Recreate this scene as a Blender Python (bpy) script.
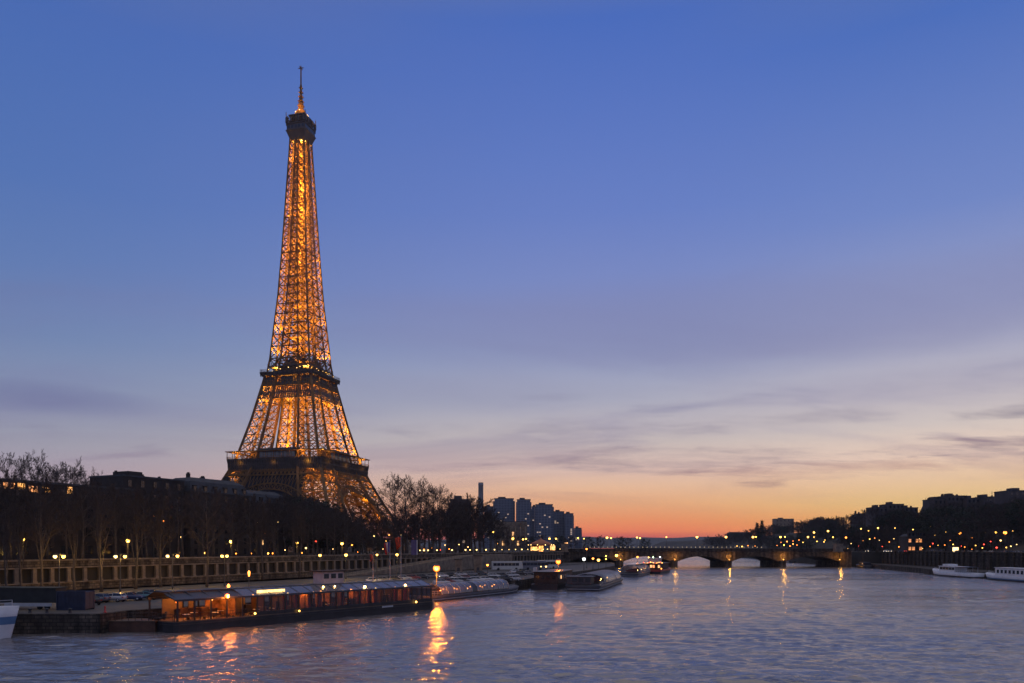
import bpy, math, random
from mathutils import Vector, Matrix

scene = bpy.context.scene
for o in list(bpy.data.objects):
    bpy.data.objects.remove(o)
col = scene.collection
R = math.radians

# ------------------------------------------------------------------ camera
HOR, FPX, CAMZ = 546.0, 780.0, 12.0
cd = bpy.data.cameras.new('camera')
cd.sensor_width = 36.0
cd.lens = 36.0 * FPX / 1024.0
cd.shift_y = (HOR - 341.5) / 1024.0
cd.clip_start = 0.5
cd.clip_end = 30000
cam = bpy.data.objects.new('camera', cd)
cam.location = (0, 0, CAMZ)
cam.rotation_euler = (R(90), 0, 0)
col.objects.link(cam)
scene.camera = cam

# ------------------------------------------------------------------ world: the sky just after sunset
def lin(c, k=1.0):
    out = []
    for v in c:
        v = v / 255.0
        out.append(k * (v / 12.92 if v <= 0.04045 else ((v + 0.055) / 1.055) ** 2.4))
    return (*out, 1.0)

world = bpy.data.worlds.new('World')
scene.world = world
world.use_nodes = True
wt = world.node_tree
for n in list(wt.nodes):
    wt.nodes.remove(n)
WN, WL = wt.nodes, wt.links
def wmath(op, a, b=None, c=None, clamp=False):
    n = WN.new('ShaderNodeMath'); n.operation = op; n.use_clamp = clamp
    for i, v in enumerate((a, b, c)):
        if v is None: continue
        if isinstance(v, (int, float)): n.inputs[i].default_value = v
        else: WL.new(v, n.inputs[i])
    return n.outputs[0]
def wsmooth(v, a, b, lo=0.0, hi=1.0):
    n = WN.new('ShaderNodeMapRange'); n.interpolation_type = 'SMOOTHSTEP'
    WL.new(v, n.inputs[0])
    for i, x in zip((1, 2, 3, 4), (a, b, lo, hi)): n.inputs[i].default_value = x
    return n.outputs[0]
def wramp(v, stops):
    n = WN.new('ShaderNodeValToRGB'); r = n.color_ramp
    while len(r.elements) > 1: r.elements.remove(r.elements[-1])
    first = True
    for deg, c in stops:
        if first: e = r.elements[0]; e.position = deg / 45.0; first = False
        else: e = r.elements.new(deg / 45.0)
        e.color = lin(c)
    WL.new(v, n.inputs[0])
    return n.outputs[0]
def wmix(f, a, b, mode='MIX'):
    n = WN.new('ShaderNodeMix'); n.data_type = 'RGBA'; n.blend_type = mode
    if isinstance(f, (int, float)): n.inputs[0].default_value = f
    else: WL.new(f, n.inputs[0])
    for i, v in ((6, a), (7, b)):
        if isinstance(v, tuple): n.inputs[i].default_value = v
        else: WL.new(v, n.inputs[i])
    return n.outputs[2]
tc = WN.new('ShaderNodeTexCoord')
sp = WN.new('ShaderNodeSeparateXYZ'); WL.new(tc.outputs['Generated'], sp.inputs[0])
X, Y, Z = sp.outputs
elev = wmath('MULTIPLY', wmath('ARCSINE', Z), 180 / math.pi)
e01 = wmath('DIVIDE', elev, 45.0, clamp=True)
az = wmath('MULTIPLY', wmath('ARCTAN2', X, Y), 180 / math.pi)
left = wramp(e01, [(0, (182, 152, 160)), (4.2, (178, 160, 174)), (6.5, (160, 160, 176)), (9.5, (137, 149, 178)), (13, (113, 135, 178)), (17, (97, 125, 180)), (22, (83, 116, 180)), (31, (72, 106, 178)), (38, (98, 114, 160)), (45, (176, 168, 170))])  # overhead stops, out of view, are paled to brighten and grey the water
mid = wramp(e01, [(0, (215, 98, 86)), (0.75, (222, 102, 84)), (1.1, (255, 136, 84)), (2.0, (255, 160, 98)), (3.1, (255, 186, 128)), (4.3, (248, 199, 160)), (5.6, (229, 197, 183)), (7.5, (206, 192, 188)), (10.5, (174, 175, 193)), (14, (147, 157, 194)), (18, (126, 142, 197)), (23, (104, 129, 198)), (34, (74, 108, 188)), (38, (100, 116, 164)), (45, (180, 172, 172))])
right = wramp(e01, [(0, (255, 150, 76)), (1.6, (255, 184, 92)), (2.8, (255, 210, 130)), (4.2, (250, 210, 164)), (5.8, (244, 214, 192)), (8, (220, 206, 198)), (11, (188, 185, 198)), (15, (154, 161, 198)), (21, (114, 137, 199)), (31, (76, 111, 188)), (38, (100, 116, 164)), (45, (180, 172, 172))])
f1 = wmath('MULTIPLY', wsmooth(az, -38, 8), wsmooth(az, 55, 110, 1, 0))
f2 = wmath('MULTIPLY', wsmooth(az, 8, 30), wsmooth(az, 40, 75, 1, 0))
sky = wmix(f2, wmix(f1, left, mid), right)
# thin streaks of cloud, seen in perspective on a flat layer
den = wmath('ADD', Z, 0.10)
cx = wmath('DIVIDE', X, den); cy = wmath('DIVIDE', Y, den)
cv = WN.new('ShaderNodeCombineXYZ'); WL.new(wmath('MULTIPLY', cx, 0.55), cv.inputs[0]); WL.new(cy, cv.inputs[1])
def wnoise(scale, detail, dist, off=0.0):
    n = WN.new('ShaderNodeTexNoise'); n.noise_dimensions = '3D'
    mp = WN.new('ShaderNodeMapping'); mp.inputs['Location'].default_value = (off, off * 0.7, off * 0.3)
    WL.new(cv.outputs[0], mp.inputs[0]); WL.new(mp.outputs[0], n.inputs['Vector'])
    n.inputs['Scale'].default_value = scale; n.inputs['Detail'].default_value = detail
    n.inputs['Roughness'].default_value = 0.58; n.inputs['Distortion'].default_value = dist
    return n.outputs['Fac']
n1 = wnoise(0.75, 7, 0.7, 3.1)
n2 = wnoise(1.9, 6, 0.5, 8.3)
n3 = wnoise(4.2, 6, 0.4, 1.7)
n4 = wnoise(10.0, 5, 0.8, 5.7)
win = wmath('MULTIPLY', wsmooth(elev, 1.8, 5.5), wsmooth(elev, 9, 22, 1, 0.15))
m1 = wmath('MULTIPLY', wmath('MULTIPLY', wsmooth(n1, 0.46, 0.74), win), 0.42)
m2 = wmath('MULTIPLY', wmath('MULTIPLY', wsmooth(n2, 0.54, 0.78), win), 0.42)
low = wsmooth(elev, 2, 10)
cloudc = wmix(low, lin((158, 112, 118)), lin((122, 122, 168)))
sky = wmix(m1, sky, cloudc)
sky = wmix(m2, sky, wmix(low, lin((142, 104, 120)), lin((112, 112, 156))))
# two small dark clouds low on the right of the view
def puff(a0, e0, wa, we):
    da = wmath('DIVIDE', wmath('SUBTRACT', az, a0), wa); de = wmath('DIVIDE', wmath('SUBTRACT', elev, e0), we)
    r = wmath('ADD', wmath('MULTIPLY', da, da), wmath('MULTIPLY', de, de))
    n = wmath('MULTIPLY', wmath('ADD', wmath('SUBTRACT', n3, 0.52), wmath('MULTIPLY', wmath('SUBTRACT', n4, 0.5), 0.8)), 12.0)
    return wmath('MULTIPLY', wsmooth(wmath('SUBTRACT', r, n), 1.8, -1.2), 0.5)
def veil(a0, e0, wa, we, k):
    da = wmath('DIVIDE', wmath('SUBTRACT', az, a0), wa); de = wmath('DIVIDE', wmath('SUBTRACT', elev, e0), we)
    r = wmath('ADD', wmath('MULTIPLY', da, da), wmath('MULTIPLY', de, de))
    return wmath('MULTIPLY', wsmooth(wmath('SUBTRACT', r, wmath('MULTIPLY', wmath('SUBTRACT', n1, 0.5), 3.0)), 1.6, -0.4), k)
sky = wmix(veil(14, 15.2, 30, 3.0, 0.42), sky, lin((128, 130, 172)))
sky = wmix(veil(-4, 11.0, 14, 1.6, 0.35), sky, lin((146, 146, 176)))
sky = wmix(veil(24, 9.5, 20, 2.2, 0.3), sky, lin((184, 176, 190)))
sky = wmix(veil(-32, 9.3, 7, 0.9, 0.5), sky, lin((112, 116, 158)))
def bank(a0, e0, wa, we, k, c):
    da = wmath('DIVIDE', wmath('SUBTRACT', az, a0), wa); de = wmath('DIVIDE', wmath('SUBTRACT', elev, e0), we)
    r = wmath('ADD', wmath('MULTIPLY', da, da), wmath('MULTIPLY', de, de))
    n = wmath('ADD', wmath('MULTIPLY', wmath('SUBTRACT', n2, 0.5), 5.0), wmath('ADD', wmath('MULTIPLY', wmath('SUBTRACT', n3, 0.5), 4.0), wmath('MULTIPLY', wmath('SUBTRACT', n4, 0.5), 2.5)))
    return wmix(wmath('MULTIPLY', wsmooth(wmath('SUBTRACT', r, n), 1.5, -1.4), k), sky, lin(c))
for p in ((13, 6.2, 14, 0.85, .50, (140, 122, 138)), (4, 8.3, 13, 0.8, .42, (146, 138, 158)), (20, 8.6, 9, .6, .40, (150, 142, 160)), (23, 5.2, 9, .55, .45, (176, 130, 128)), (32.5, 8.2, 3.2, 0.38, .62, (104, 96, 126)), (33.5, 6.0, 4.5, 0.6, .6, (122, 104, 126)), (27, 6.4, 6, .4, .4, (160, 134, 142)), (17.5, 4.3, 2.0, 0.28, .6, (134, 100, 116)), (-6, 5.6, 6, .4, .35, (150, 128, 140)), (2.5, 10.8, 3, .3, .3, (140, 136, 164))):
    sky = bank(*p)
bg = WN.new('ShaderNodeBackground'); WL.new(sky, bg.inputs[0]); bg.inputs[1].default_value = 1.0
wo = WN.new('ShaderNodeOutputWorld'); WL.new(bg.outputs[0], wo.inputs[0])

vs = scene.view_settings
vs.view_transform = 'Standard'; vs.look = 'None'; vs.exposure = 0.0; vs.gamma = 1.0; vs.use_curve_mapping = False
scene.render.engine = 'CYCLES'
cy_ = scene.cycles
cy_.use_denoising = True
cy_.max_bounces = 6; cy_.diffuse_bounces = 2; cy_.glossy_bounces = 3; cy_.transmission_bounces = 4; cy_.transparent_max_bounces = 10
cy_.sample_clamp_indirect = 4.0; cy_.sample_clamp_direct = 0
cy_.caustics_reflective = False; cy_.caustics_refractive = False

# ------------------------------------------------------------------ helpers
class MB:
    """collects shapes; build() links them as one mesh object"""
    def __init__(s): s.v = []; s.f = []; s.m = []; s.sm = []; s.mi = 0
    def add(s, vs, fs, smooth=False):
        b = len(s.v); s.v.extend([tuple(v) for v in vs])
        for f in fs:
            s.f.append([b + i for i in f]); s.m.append(s.mi); s.sm.append(smooth)
        return s
    def box(s, c, d, rz=0.0):
        x, y, z = d[0] / 2, d[1] / 2, d[2] / 2
        ca, sa = math.cos(rz), math.sin(rz)
        vs = []
        for sz in (-z, z):
            for sx, sy in ((-x, -y), (x, -y), (x, y), (-x, y)):
                vs.append((c[0] + sx * ca - sy * sa, c[1] + sx * sa + sy * ca, c[2] + sz))
        s.add(vs, [(3, 2, 1, 0), (4, 5, 6, 7), (0, 1, 5, 4), (1, 2, 6, 5), (2, 3, 7, 6), (3, 0, 4, 7)])
        return s
    def bar(s, a, b, w, h=None, up=(0, 0, 1)):
        a, b = Vector(a), Vector(b); h = h or w
        d = (b - a)
        if d.length < 1e-6: return s
        d.normalize(); u = Vector(up)
        if abs(d.dot(u)) > 0.98: u = Vector((1, 0, 0))
        x = d.cross(u).normalized() * (w / 2); y = x.cross(d).normalized() * (h / 2)
        vs = [a - x - y, a + x - y, a + x + y, a - x + y, b - x - y, b + x - y, b + x + y, b - x + y]
        s.add(vs, [(0, 1, 2, 3)[::-1], (4, 5, 6, 7), (0, 1, 5, 4), (1, 2, 6, 5), (2, 3, 7, 6), (3, 0, 4, 7)])
        return s
    def tube(s, pts, rad, n=6, cap=True):
        pts = [Vector(p) for p in pts]
        if isinstance(rad, (int, float)): rad = [rad] * len(pts)
        vs, fs = [], []
        for i, p in enumerate(pts):
            d = (pts[min(i + 1, len(pts) - 1)] - pts[max(i - 1, 0)])
            d = d.normalized() if d.length > 1e-9 else Vector((0, 0, 1))
            u = Vector((0, 0, 1)) if abs(d.z) < 0.9 else Vector((1, 0, 0))
            x = d.cross(u).normalized(); y = x.cross(d)
            for k in range(n):
                a = 2 * math.pi * k / n
                vs.append(p + (x * math.cos(a) + y * math.sin(a)) * rad[i])
        for i in range(len(pts) - 1):
            for k in range(n):
                k2 = (k + 1) % n
                fs.append((i * n + k, i * n + k2, (i + 1) * n + k2, (i + 1) * n + k))
        if cap:
            fs.append(tuple(range(n))[::-1]); fs.append(tuple((len(pts) - 1) * n + k for k in range(n)))
        s.add(vs, fs, smooth=n >= 6)
        return s
    def lathe(s, prof, c=(0, 0, 0), n=12, smooth=True):
        vs, fs = [], []
        for r, z in prof:
            for k in range(n):
                a = 2 * math.pi * k / n
                vs.append((c[0] + r * math.cos(a), c[1] + r * math.sin(a), c[2] + z))
        for i in range(len(prof) - 1):
            for k in range(n):
                k2 = (k + 1) % n
                fs.append((i * n + k, i * n + k2, (i + 1) * n + k2, (i + 1) * n + k))
        fs.append(tuple(range(n))[::-1]); fs.append(tuple((len(prof) - 1) * n + k for k in range(n)))
        s.add(vs, fs, smooth)
        return s
    def ball(s, c, r, n=8, m=6, sq=(1, 1, 1)):
        prof = [(max(1e-3, math.sin(math.pi * i / m)) * r, -math.cos(math.pi * i / m) * r) for i in range(m + 1)]
        vs, fs = [], []
        for rr, z in prof:
            for k in range(n):
                a = 2 * math.pi * k / n
                vs.append((c[0] + rr * math.cos(a) * sq[0], c[1] + rr * math.sin(a) * sq[1], c[2] + z * sq[2]))
        for i in range(m):
            for k in range(n):
                k2 = (k + 1) % n
                fs.append((i * n + k, i * n + k2, (i + 1) * n + k2, (i + 1) * n + k))
        s.add(vs, fs, True)
        return s
    def prism(s, poly, z0, z1):
        n = len(poly)
        ar = sum(poly[i][0] * poly[(i + 1) % n][1] - poly[(i + 1) % n][0] * poly[i][1] for i in range(n))
        if ar < 0: poly = poly[::-1]
        f0 = z0 if callable(z0) else (lambda p: z0); f1 = z1 if callable(z1) else (lambda p: z1)
        vs = [(p[0], p[1], f0(p)) for p in poly] + [(p[0], p[1], f1(p)) for p in poly]
        fs = [tuple(range(n))[::-1], tuple(range(n, 2 * n))]
        for i in range(n):
            j = (i + 1) % n; fs.append((i, j, n + j, n + i))
        s.add(vs, fs)
        return s
    def extrude_y(s, poly, y0, y1):
        """outline in x,z pushed through from y0 to y1"""
        n = len(poly)
        vs = [(p[0], y0, p[1]) for p in poly] + [(p[0], y1, p[1]) for p in poly]
        fs = [tuple(range(n)), tuple(range(n, 2 * n))[::-1]]
        for i in range(n):
            j = (i + 1) % n; fs.append((j, i, n + i, n + j))
        s.add(vs, fs)
        return s
    def mesh(s, name, mats):
        me = bpy.data.meshes.new(name)
        me.from_pydata(s.v, [], s.f)
        if not isinstance(mats, (list, tuple)): mats = [mats]
        for m in mats: me.materials.append(m)
        me.polygons.foreach_set('material_index', s.m)
        me.polygons.foreach_set('use_smooth', s.sm)
        me.update()
        return me
    def build(s, name, mats, parent=None, loc=None, rz=0.0):
        return link(name, s.mesh(name, mats), parent, loc, rz)

def link(name, data, parent=None, loc=None, rz=0.0):
    o = bpy.data.objects.new(name, data)
    col.objects.link(o)
    if parent is not None: o.parent = parent
    if loc is not None: o.location = loc
    if rz: o.rotation_euler = (0, 0, rz)
    return o
def tag(o, label=None, cat=None, group=None, kind=None):
    if label: o['label'] = label
    if cat: o['category'] = cat
    if group: o['group'] = group
    if kind: o['kind'] = kind
    return o
def root(name, loc, label=None, cat=None, group=None, rz=0.0, sc=1.0):
    o = link(name, None, None, loc, rz)
    if sc != 1.0: o.scale = (sc, sc, sc) if isinstance(sc, (int, float)) else sc
    return tag(o, label, cat, group)
def copy_tree(src, loc=None, rz=None, sc=None, parent=None):
    c = src.copy(); col.objects.link(c)
    if parent is not None: c.parent = parent
    if loc is not None: c.location = loc
    if rz is not None: c.rotation_euler = (0, 0, rz)
    if sc is not None: c.scale = (sc, sc, sc) if isinstance(sc, (int, float)) else sc
    for ch in list(src.children): copy_tree(ch, parent=c)
    return c
ONES = 'first second third fourth fifth sixth seventh eighth ninth tenth eleventh twelfth thirteenth fourteenth fifteenth sixteenth seventeenth eighteenth nineteenth'.split()
TENS = {2: 'twent', 3: 'thirt', 4: 'fort', 5: 'fift', 6: 'sixt', 7: 'sevent', 8: 'eight', 9: 'ninet'}
def nth(i):
    """0 -> first"""
    i += 1
    if i < 20: return ONES[i - 1]
    t, u = divmod(i, 10)
    return TENS[t] + ('ieth' if u == 0 else 'y-' + ONES[u - 1])
def at(px, Y): return (px - 512.0) / FPX * Y
def hz(py, Y): return CAMZ - (py - HOR) / FPX * Y

# ------------------------------------------------------------------ materials
_mc = {}
def mat(name, c, rough=0.75, var=0.35, scale=0.6, detail=5.0, metal=0.0, bump=0.0, bscale=6.0, spec=0.4, stretch=(1, 1, 1), tint=None, joints=0):
    if name in _mc: return _mc[name]
    m = bpy.data.materials.new(name); m.use_nodes = True
    t = m.node_tree; N, L = t.nodes, t.links
    p = N['Principled BSDF']
    p.inputs['Roughness'].default_value = rough; p.inputs['Metallic'].default_value = metal
    p.inputs['Specular IOR Level'].default_value = spec
    g = N.new('ShaderNodeTexCoord'); mp = N.new('ShaderNodeMapping'); mp.inputs['Scale'].default_value = stretch
    L.new(g.outputs['Object'], mp.inputs[0])
    nz = N.new('ShaderNodeTexNoise'); nz.inputs['Scale'].default_value = scale; nz.inputs['Detail'].default_value = detail; nz.inputs['Roughness'].default_value = 0.6
    L.new(mp.outputs[0], nz.inputs['Vector'])
    r = N.new('ShaderNodeValToRGB')
    lo = tuple(v * (1 - var) for v in c); hi = tuple(min(1.0, v * (1 + var)) for v in (tint or c))
    r.color_ramp.elements[0].position = 0.3; r.color_ramp.elements[0].color = (*lo, 1)
    r.color_ramp.elements[1].position = 0.72; r.color_ramp.elements[1].color = (*hi, 1)
    L.new(nz.outputs['Fac'], r.inputs[0]); L.new(r.outputs[0], p.inputs['Base Color'])
    if joints:
        s3 = N.new('ShaderNodeSeparateXYZ'); L.new(g.outputs['Object'], s3.inputs[0])
        ad = N.new('ShaderNodeMath'); ad.operation = 'ADD'; L.new(s3.outputs[0], ad.inputs[0]); L.new(s3.outputs[1], ad.inputs[1])
        cb = N.new('ShaderNodeCombineXYZ'); L.new(ad.outputs[0], cb.inputs[0]); L.new(s3.outputs[2], cb.inputs[1])
        bt = N.new('ShaderNodeTexBrick'); bt.inputs['Scale'].default_value = joints; bt.inputs['Mortar Size'].default_value = .03
        bt.inputs['Color1'].default_value = (.62, .62, .62, 1); bt.inputs['Color2'].default_value = (1.25, 1.22, 1.15, 1); bt.inputs['Mortar'].default_value = (.3, .3, .3, 1)
        L.new(cb.outputs[0], bt.inputs['Vector'])
        st = N.new('ShaderNodeTexNoise'); st.inputs['Scale'].default_value = .7; st.inputs['Detail'].default_value = 5
        m2 = N.new('ShaderNodeMapping'); m2.inputs['Scale'].default_value = (1, 1, .12); L.new(g.outputs['Object'], m2.inputs[0]); L.new(m2.outputs[0], st.inputs['Vector'])
        sr = N.new('ShaderNodeMapRange'); sr.inputs[1].default_value = .35; sr.inputs[2].default_value = .62; sr.inputs[3].default_value = .35; sr.inputs[4].default_value = 1.15; L.new(st.outputs['Fac'], sr.inputs[0])
        x1 = N.new('ShaderNodeMix'); x1.data_type = 'RGBA'; x1.blend_type = 'MULTIPLY'; x1.inputs[0].default_value = 1; L.new(r.outputs[0], x1.inputs[6]); L.new(bt.outputs['Color'], x1.inputs[7])
        x2 = N.new('ShaderNodeVectorMath'); x2.operation = 'SCALE'; L.new(x1.outputs[2], x2.inputs[0]); L.new(sr.outputs[0], x2.inputs['Scale'])
        L.new(x2.outputs[0], p.inputs['Base Color'])
    if bump:
        n2 = N.new('ShaderNodeTexNoise'); n2.inputs['Scale'].default_value = bscale; n2.inputs['Detail'].default_value = 4
        L.new(mp.outputs[0], n2.inputs['Vector'])
        b = N.new('ShaderNodeBump'); b.inputs['Strength'].default_value = bump; b.inputs['Distance'].default_value = 0.1
        L.new(n2.outputs['Fac'], b.inputs['Height']); L.new(b.outputs[0], p.inputs['Normal'])
    _mc[name] = m
    return m
def glow(name, c, s, var=0.0, scale=1.0):
    if name in _mc: return _mc[name]
    m = bpy.data.materials.new(name); m.use_nodes = True
    t = m.node_tree; N, L = t.nodes, t.links
    p = N['Principled BSDF']; p.inputs['Base Color'].default_value = (0.6, 0.6, 0.6, 1)
    p.inputs['Emission Color'].default_value = (*c, 1); p.inputs['Emission Strength'].default_value = s
    if var:
        g = N.new('ShaderNodeTexCoord'); nz = N.new('ShaderNodeTexNoise'); nz.inputs['Scale'].default_value = scale; nz.inputs['Detail'].default_value = 2
        L.new(g.outputs['Object'], nz.inputs['Vector'])
        mr = N.new('ShaderNodeMapRange'); mr.inputs[1].default_value = 0.35; mr.inputs[2].default_value = 0.65
        mr.inputs[3].default_value = s * (1 - var); mr.inputs[4].default_value = s * (1 + var)
        L.new(nz.outputs['Fac'], mr.inputs[0]); L.new(mr.outputs[0], p.inputs['Emission Strength'])
    _mc[name] = m
    return m
def glass(name, c=(0.5, 0.55, 0.6), clear=0.6, rough=0.06):
    if name in _mc: return _mc[name]
    m = bpy.data.materials.new(name); m.use_nodes = True
    t = m.node_tree; N, L = t.nodes, t.links
    p = N['Principled BSDF']; p.inputs['Base Color'].default_value = (*c, 1); p.inputs['Roughness'].default_value = rough
    p.inputs['Alpha'].default_value = 1 - clear
    g = N.new('ShaderNodeTexCoord'); nz = N.new('ShaderNodeTexNoise'); nz.inputs['Scale'].default_value = 0.8
    L.new(g.outputs['Object'], nz.inputs['Vector'])
    mr = N.new('ShaderNodeMapRange'); mr.inputs[3].default_value = rough * 0.5; mr.inputs[4].default_value = rough * 2
    L.new(nz.outputs['Fac'], mr.inputs[0]); L.new(mr.outputs[0], p.inputs['Roughness'])
    _mc[name] = m
    return m

M_iron = mat('brown_painted_iron', (0.17, 0.098, 0.042), 0.7, 0.45, 0.12, spec=0.15)
M_iron_unlit = mat('unlit_tower_iron', (0.055, 0.05, 0.05), 0.6, 0.3, 0.4)  # same tower iron, its unlit tone put into the colour
M_stone = mat('quay_limestone', (0.14, 0.11, 0.078), 0.85, 0.65, 0.5, 9, bump=0.8, bscale=1.4, joints=.45)
M_stone_pale = mat('pale_limestone', (0.21, 0.165, 0.12), 0.85, 0.5, 0.5, 8, bump=0.4, bscale=2.0)
M_stone_dark = mat('dark_stained_stone', (0.075, 0.062, 0.052), 0.85, 0.75, 0.7, 9, bump=0.9, bscale=1.5, joints=.5)
M_asphalt = mat('asphalt', (0.05, 0.05, 0.053), 0.8, 0.3, 0.25, 8)
M_cobble = mat('quay_paving', (0.085, 0.078, 0.07), 0.75, 0.35, 0.3, 8, bump=0.4, bscale=3.0)
M_earth = mat('winter_ground', (0.05, 0.045, 0.035), 0.95, 0.4, 0.1, 8)
M_black = mat('black_paint', (0.02, 0.02, 0.022), 0.45, 0.3, 2)
M_dark = mat('dark_metal', (0.045, 0.047, 0.052), 0.5, 0.3, 2)
M_pole = mat('lamp_post_paint', (0.09, 0.085, 0.075), 0.5, 0.2, 3)
M_rubber = mat('tyre_rubber', (0.02, 0.02, 0.02), 0.85, 0.2, 5)
M_bark = mat('winter_bark', (0.085, 0.07, 0.06), 0.9, 0.4, 1.5)
M_twig = mat('bare_twigs', (0.060, 0.046, 0.041), 0.9, 0.35, 0.5)
M_fir = mat('evergreen_leaves', (0.022, 0.032, 0.02), 0.8, 0.5, 0.6)
M_white = mat('white_boat_paint', (0.68, 0.69, 0.71), 0.35, 0.12, 0.6)
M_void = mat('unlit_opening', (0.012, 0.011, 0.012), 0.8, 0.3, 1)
M_zinc = mat('zinc_roof', (0.05, 0.055, 0.065), 0.85, 0.25, 0.5)
M_glassd = mat('dark_window_glass', (0.02, 0.024, 0.03), 0.08, 0.3, 1.5, spec=0.6)
G_yellow = glow('lamp_yellow', (1.0, 0.50, 0.075), 8)
G_warm = glow('lamp_warm_white', (1.0, 0.62, 0.19), 5)
G_orange = glow('lamp_orange', (1.0, 0.25, 0.025), 8)
G_sodium = glow('lamp_sodium_bright', (1.0, 0.15, 0.004), 4.2)
G_white = glow('lamp_white', (0.92, 0.95, 0.9), 8)
G_red = glow('lamp_red', (1.0, 0.05, 0.02), 7)
G_winwarm = glow('lit_window_warm', (1.0, 0.50, 0.16), 1.3, 0.7, 0.9)
G_winorange = glow('lit_window_orange', (1.0, 0.32, 0.06), 1.2, 0.7, 0.7)
# ================================================================== SETTING
def structure(name, mb, m): return tag(mb.build(name, m), kind='structure')

# ---- river
def water_mat():
    m = bpy.data.materials.new('river_water'); m.use_nodes = True
    t = m.node_tree; N, L = t.nodes, t.links
    p = N['Principled BSDF']
    p.inputs['Base Color'].default_value = (0.14, 0.13, 0.135, 1)
    p.inputs['IOR'].default_value = 2.9
    p.inputs['Specular IOR Level'].default_value = 0.5
    p.inputs['Roughness'].default_value = 0.17
    g = N.new('ShaderNodeTexCoord')
    def noise(sc, stretch, rot, det, dist=0.3):
        mp = N.new('ShaderNodeMapping'); mp.inputs['Scale'].default_value = stretch; mp.inputs['Rotation'].default_value = (0, 0, R(rot))
        L.new(g.outputs['Object'], mp.inputs[0])
        n = N.new('ShaderNodeTexNoise'); n.inputs['Scale'].default_value = sc; n.inputs['Detail'].default_value = det; n.inputs['Distortion'].default_value = dist
        n.inputs['Roughness'].default_value = 0.55
        L.new(mp.outputs[0], n.inputs['Vector'])
        return n.outputs['Fac']
    a = noise(0.055, (0.5, 1, 1), 12, 4, 0.8)      # slow swirls of the current
    b = noise(0.30, (0.5, 1, 1), -14, 5, 0.9)
    c = noise(1.3, (0.5, 1, 1), 20, 3, 0.6)
    def mul(x, k):
        n = N.new('ShaderNodeMath'); n.operation = 'MULTIPLY'; L.new(x, n.inputs[0])
        if isinstance(k, float): n.inputs[1].default_value = k
        else: L.new(k, n.inputs[1])
        return n.outputs[0]
    def add(x, y):
        n = N.new('ShaderNodeMath'); n.operation = 'ADD'; L.new(x, n.inputs[0]); L.new(y, n.inputs[1]); return n.outputs[0]
    h = add(add(mul(a, 1.3), mul(b, 0.75)), mul(c, 0.14))
    bp = N.new('ShaderNodeBump'); bp.inputs['Strength'].default_value = 1.0; bp.inputs['Distance'].default_value = 0.8
    rg = noise(0.018, (0.35, 1, 1), 8, 4, 1.2)
    mr = N.new('ShaderNodeMapRange'); mr.inputs[1].default_value = .38; mr.inputs[2].default_value = .62; mr.inputs[3].default_value = .10; mr.inputs[4].default_value = .26
    L.new(rg, mr.inputs[0]); L.new(mr.outputs[0], p.inputs['Roughness'])
    L.new(h, bp.inputs['Height']); L.new(bp.outputs[0], p.inputs['Normal'])
    return m
import numpy as np
def river_mesh():
    """open water with real wavelets: fine where it is near, coarse far away"""
    xs = np.concatenate([np.linspace(-400, -80, 17)[:-1], np.arange(-80, 195, 0.42), np.linspace(195, 700, 22)])
    ys = [-300.0, -150, -60, 0, 30]; y = 45.0
    while y < 1150: ys.append(y); y += 0.27 * max(1.0, (y / 62.0)) ** 1.35
    ys = np.array(ys + [1300, 1600, 2200])
    GX, GY = np.meshgrid(xs, ys)
    r = np.random.RandomState(4); H = np.zeros_like(GX)
    lod = 0.27 * np.maximum(1.0, GY / 62.0) ** 1.35
    for i in range(64):
        lam = 0.8 * (6.0 ** (i / 63.0)); th = R(80) + r.normal(0, 0.42)
        k = 2 * math.pi / lam; ph = r.uniform(0, 6.28)
        amp = 0.0068 * lam ** 0.8
        wob = 1.1 * np.sin(GX * 0.043 + i) + 1.1 * np.sin(GY * 0.037 + 2.1 * i)
        H += amp * np.clip(lam / (2.2 * lod) - 0.2, 0, 1) ** 0.5 * np.sin(k * (math.cos(th) * GX + math.sin(th) * GY) + ph + wob)
    patch = 0.75 + 0.35 * np.sin(GX * 0.028 + 1.3 * np.sin(GY * 0.019)) * np.sin(GY * 0.024 + 0.8 * np.sin(GX * 0.021 + 1)) + 0.25 * np.sin(GX * 0.075 + GY * 0.05) * np.sin(GY * 0.083 - GX * 0.02)
    near = np.clip((GY - 40) / 12, 0, 1) * np.clip((900 - GY) / 500, 0, 1)
    H *= np.clip(patch * 1.15 - 0.1, 0.2, 1.7) * near
    ny_, nx_ = GX.shape
    co = np.stack([GX, GY, H], -1).reshape(-1, 3)
    idx = np.arange(ny_ * nx_).reshape(ny_, nx_)
    f = np.stack([idx[:-1, :-1], idx[:-1, 1:], idx[1:, 1:], idx[1:, :-1]], -1).reshape(-1, 4)
    me = bpy.data.meshes.new('river')
    me.vertices.add(len(co)); me.vertices.foreach_set('co', co.ravel().astype(np.float32))
    me.loops.add(f.size); me.loops.foreach_set('vertex_index', f.ravel().astype(np.int32))
    me.polygons.add(len(f)); me.polygons.foreach_set('loop_start', (np.arange(len(f)) * 4).astype(np.int32))
    me.polygons.foreach_set('use_smooth', np.ones(len(f), dtype=bool))
    me.update(calc_edges=True); me.validate()
    me.materials.append(water_mat())
    return me
river = tag(link('river', river_mesh()), kind='structure')

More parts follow.
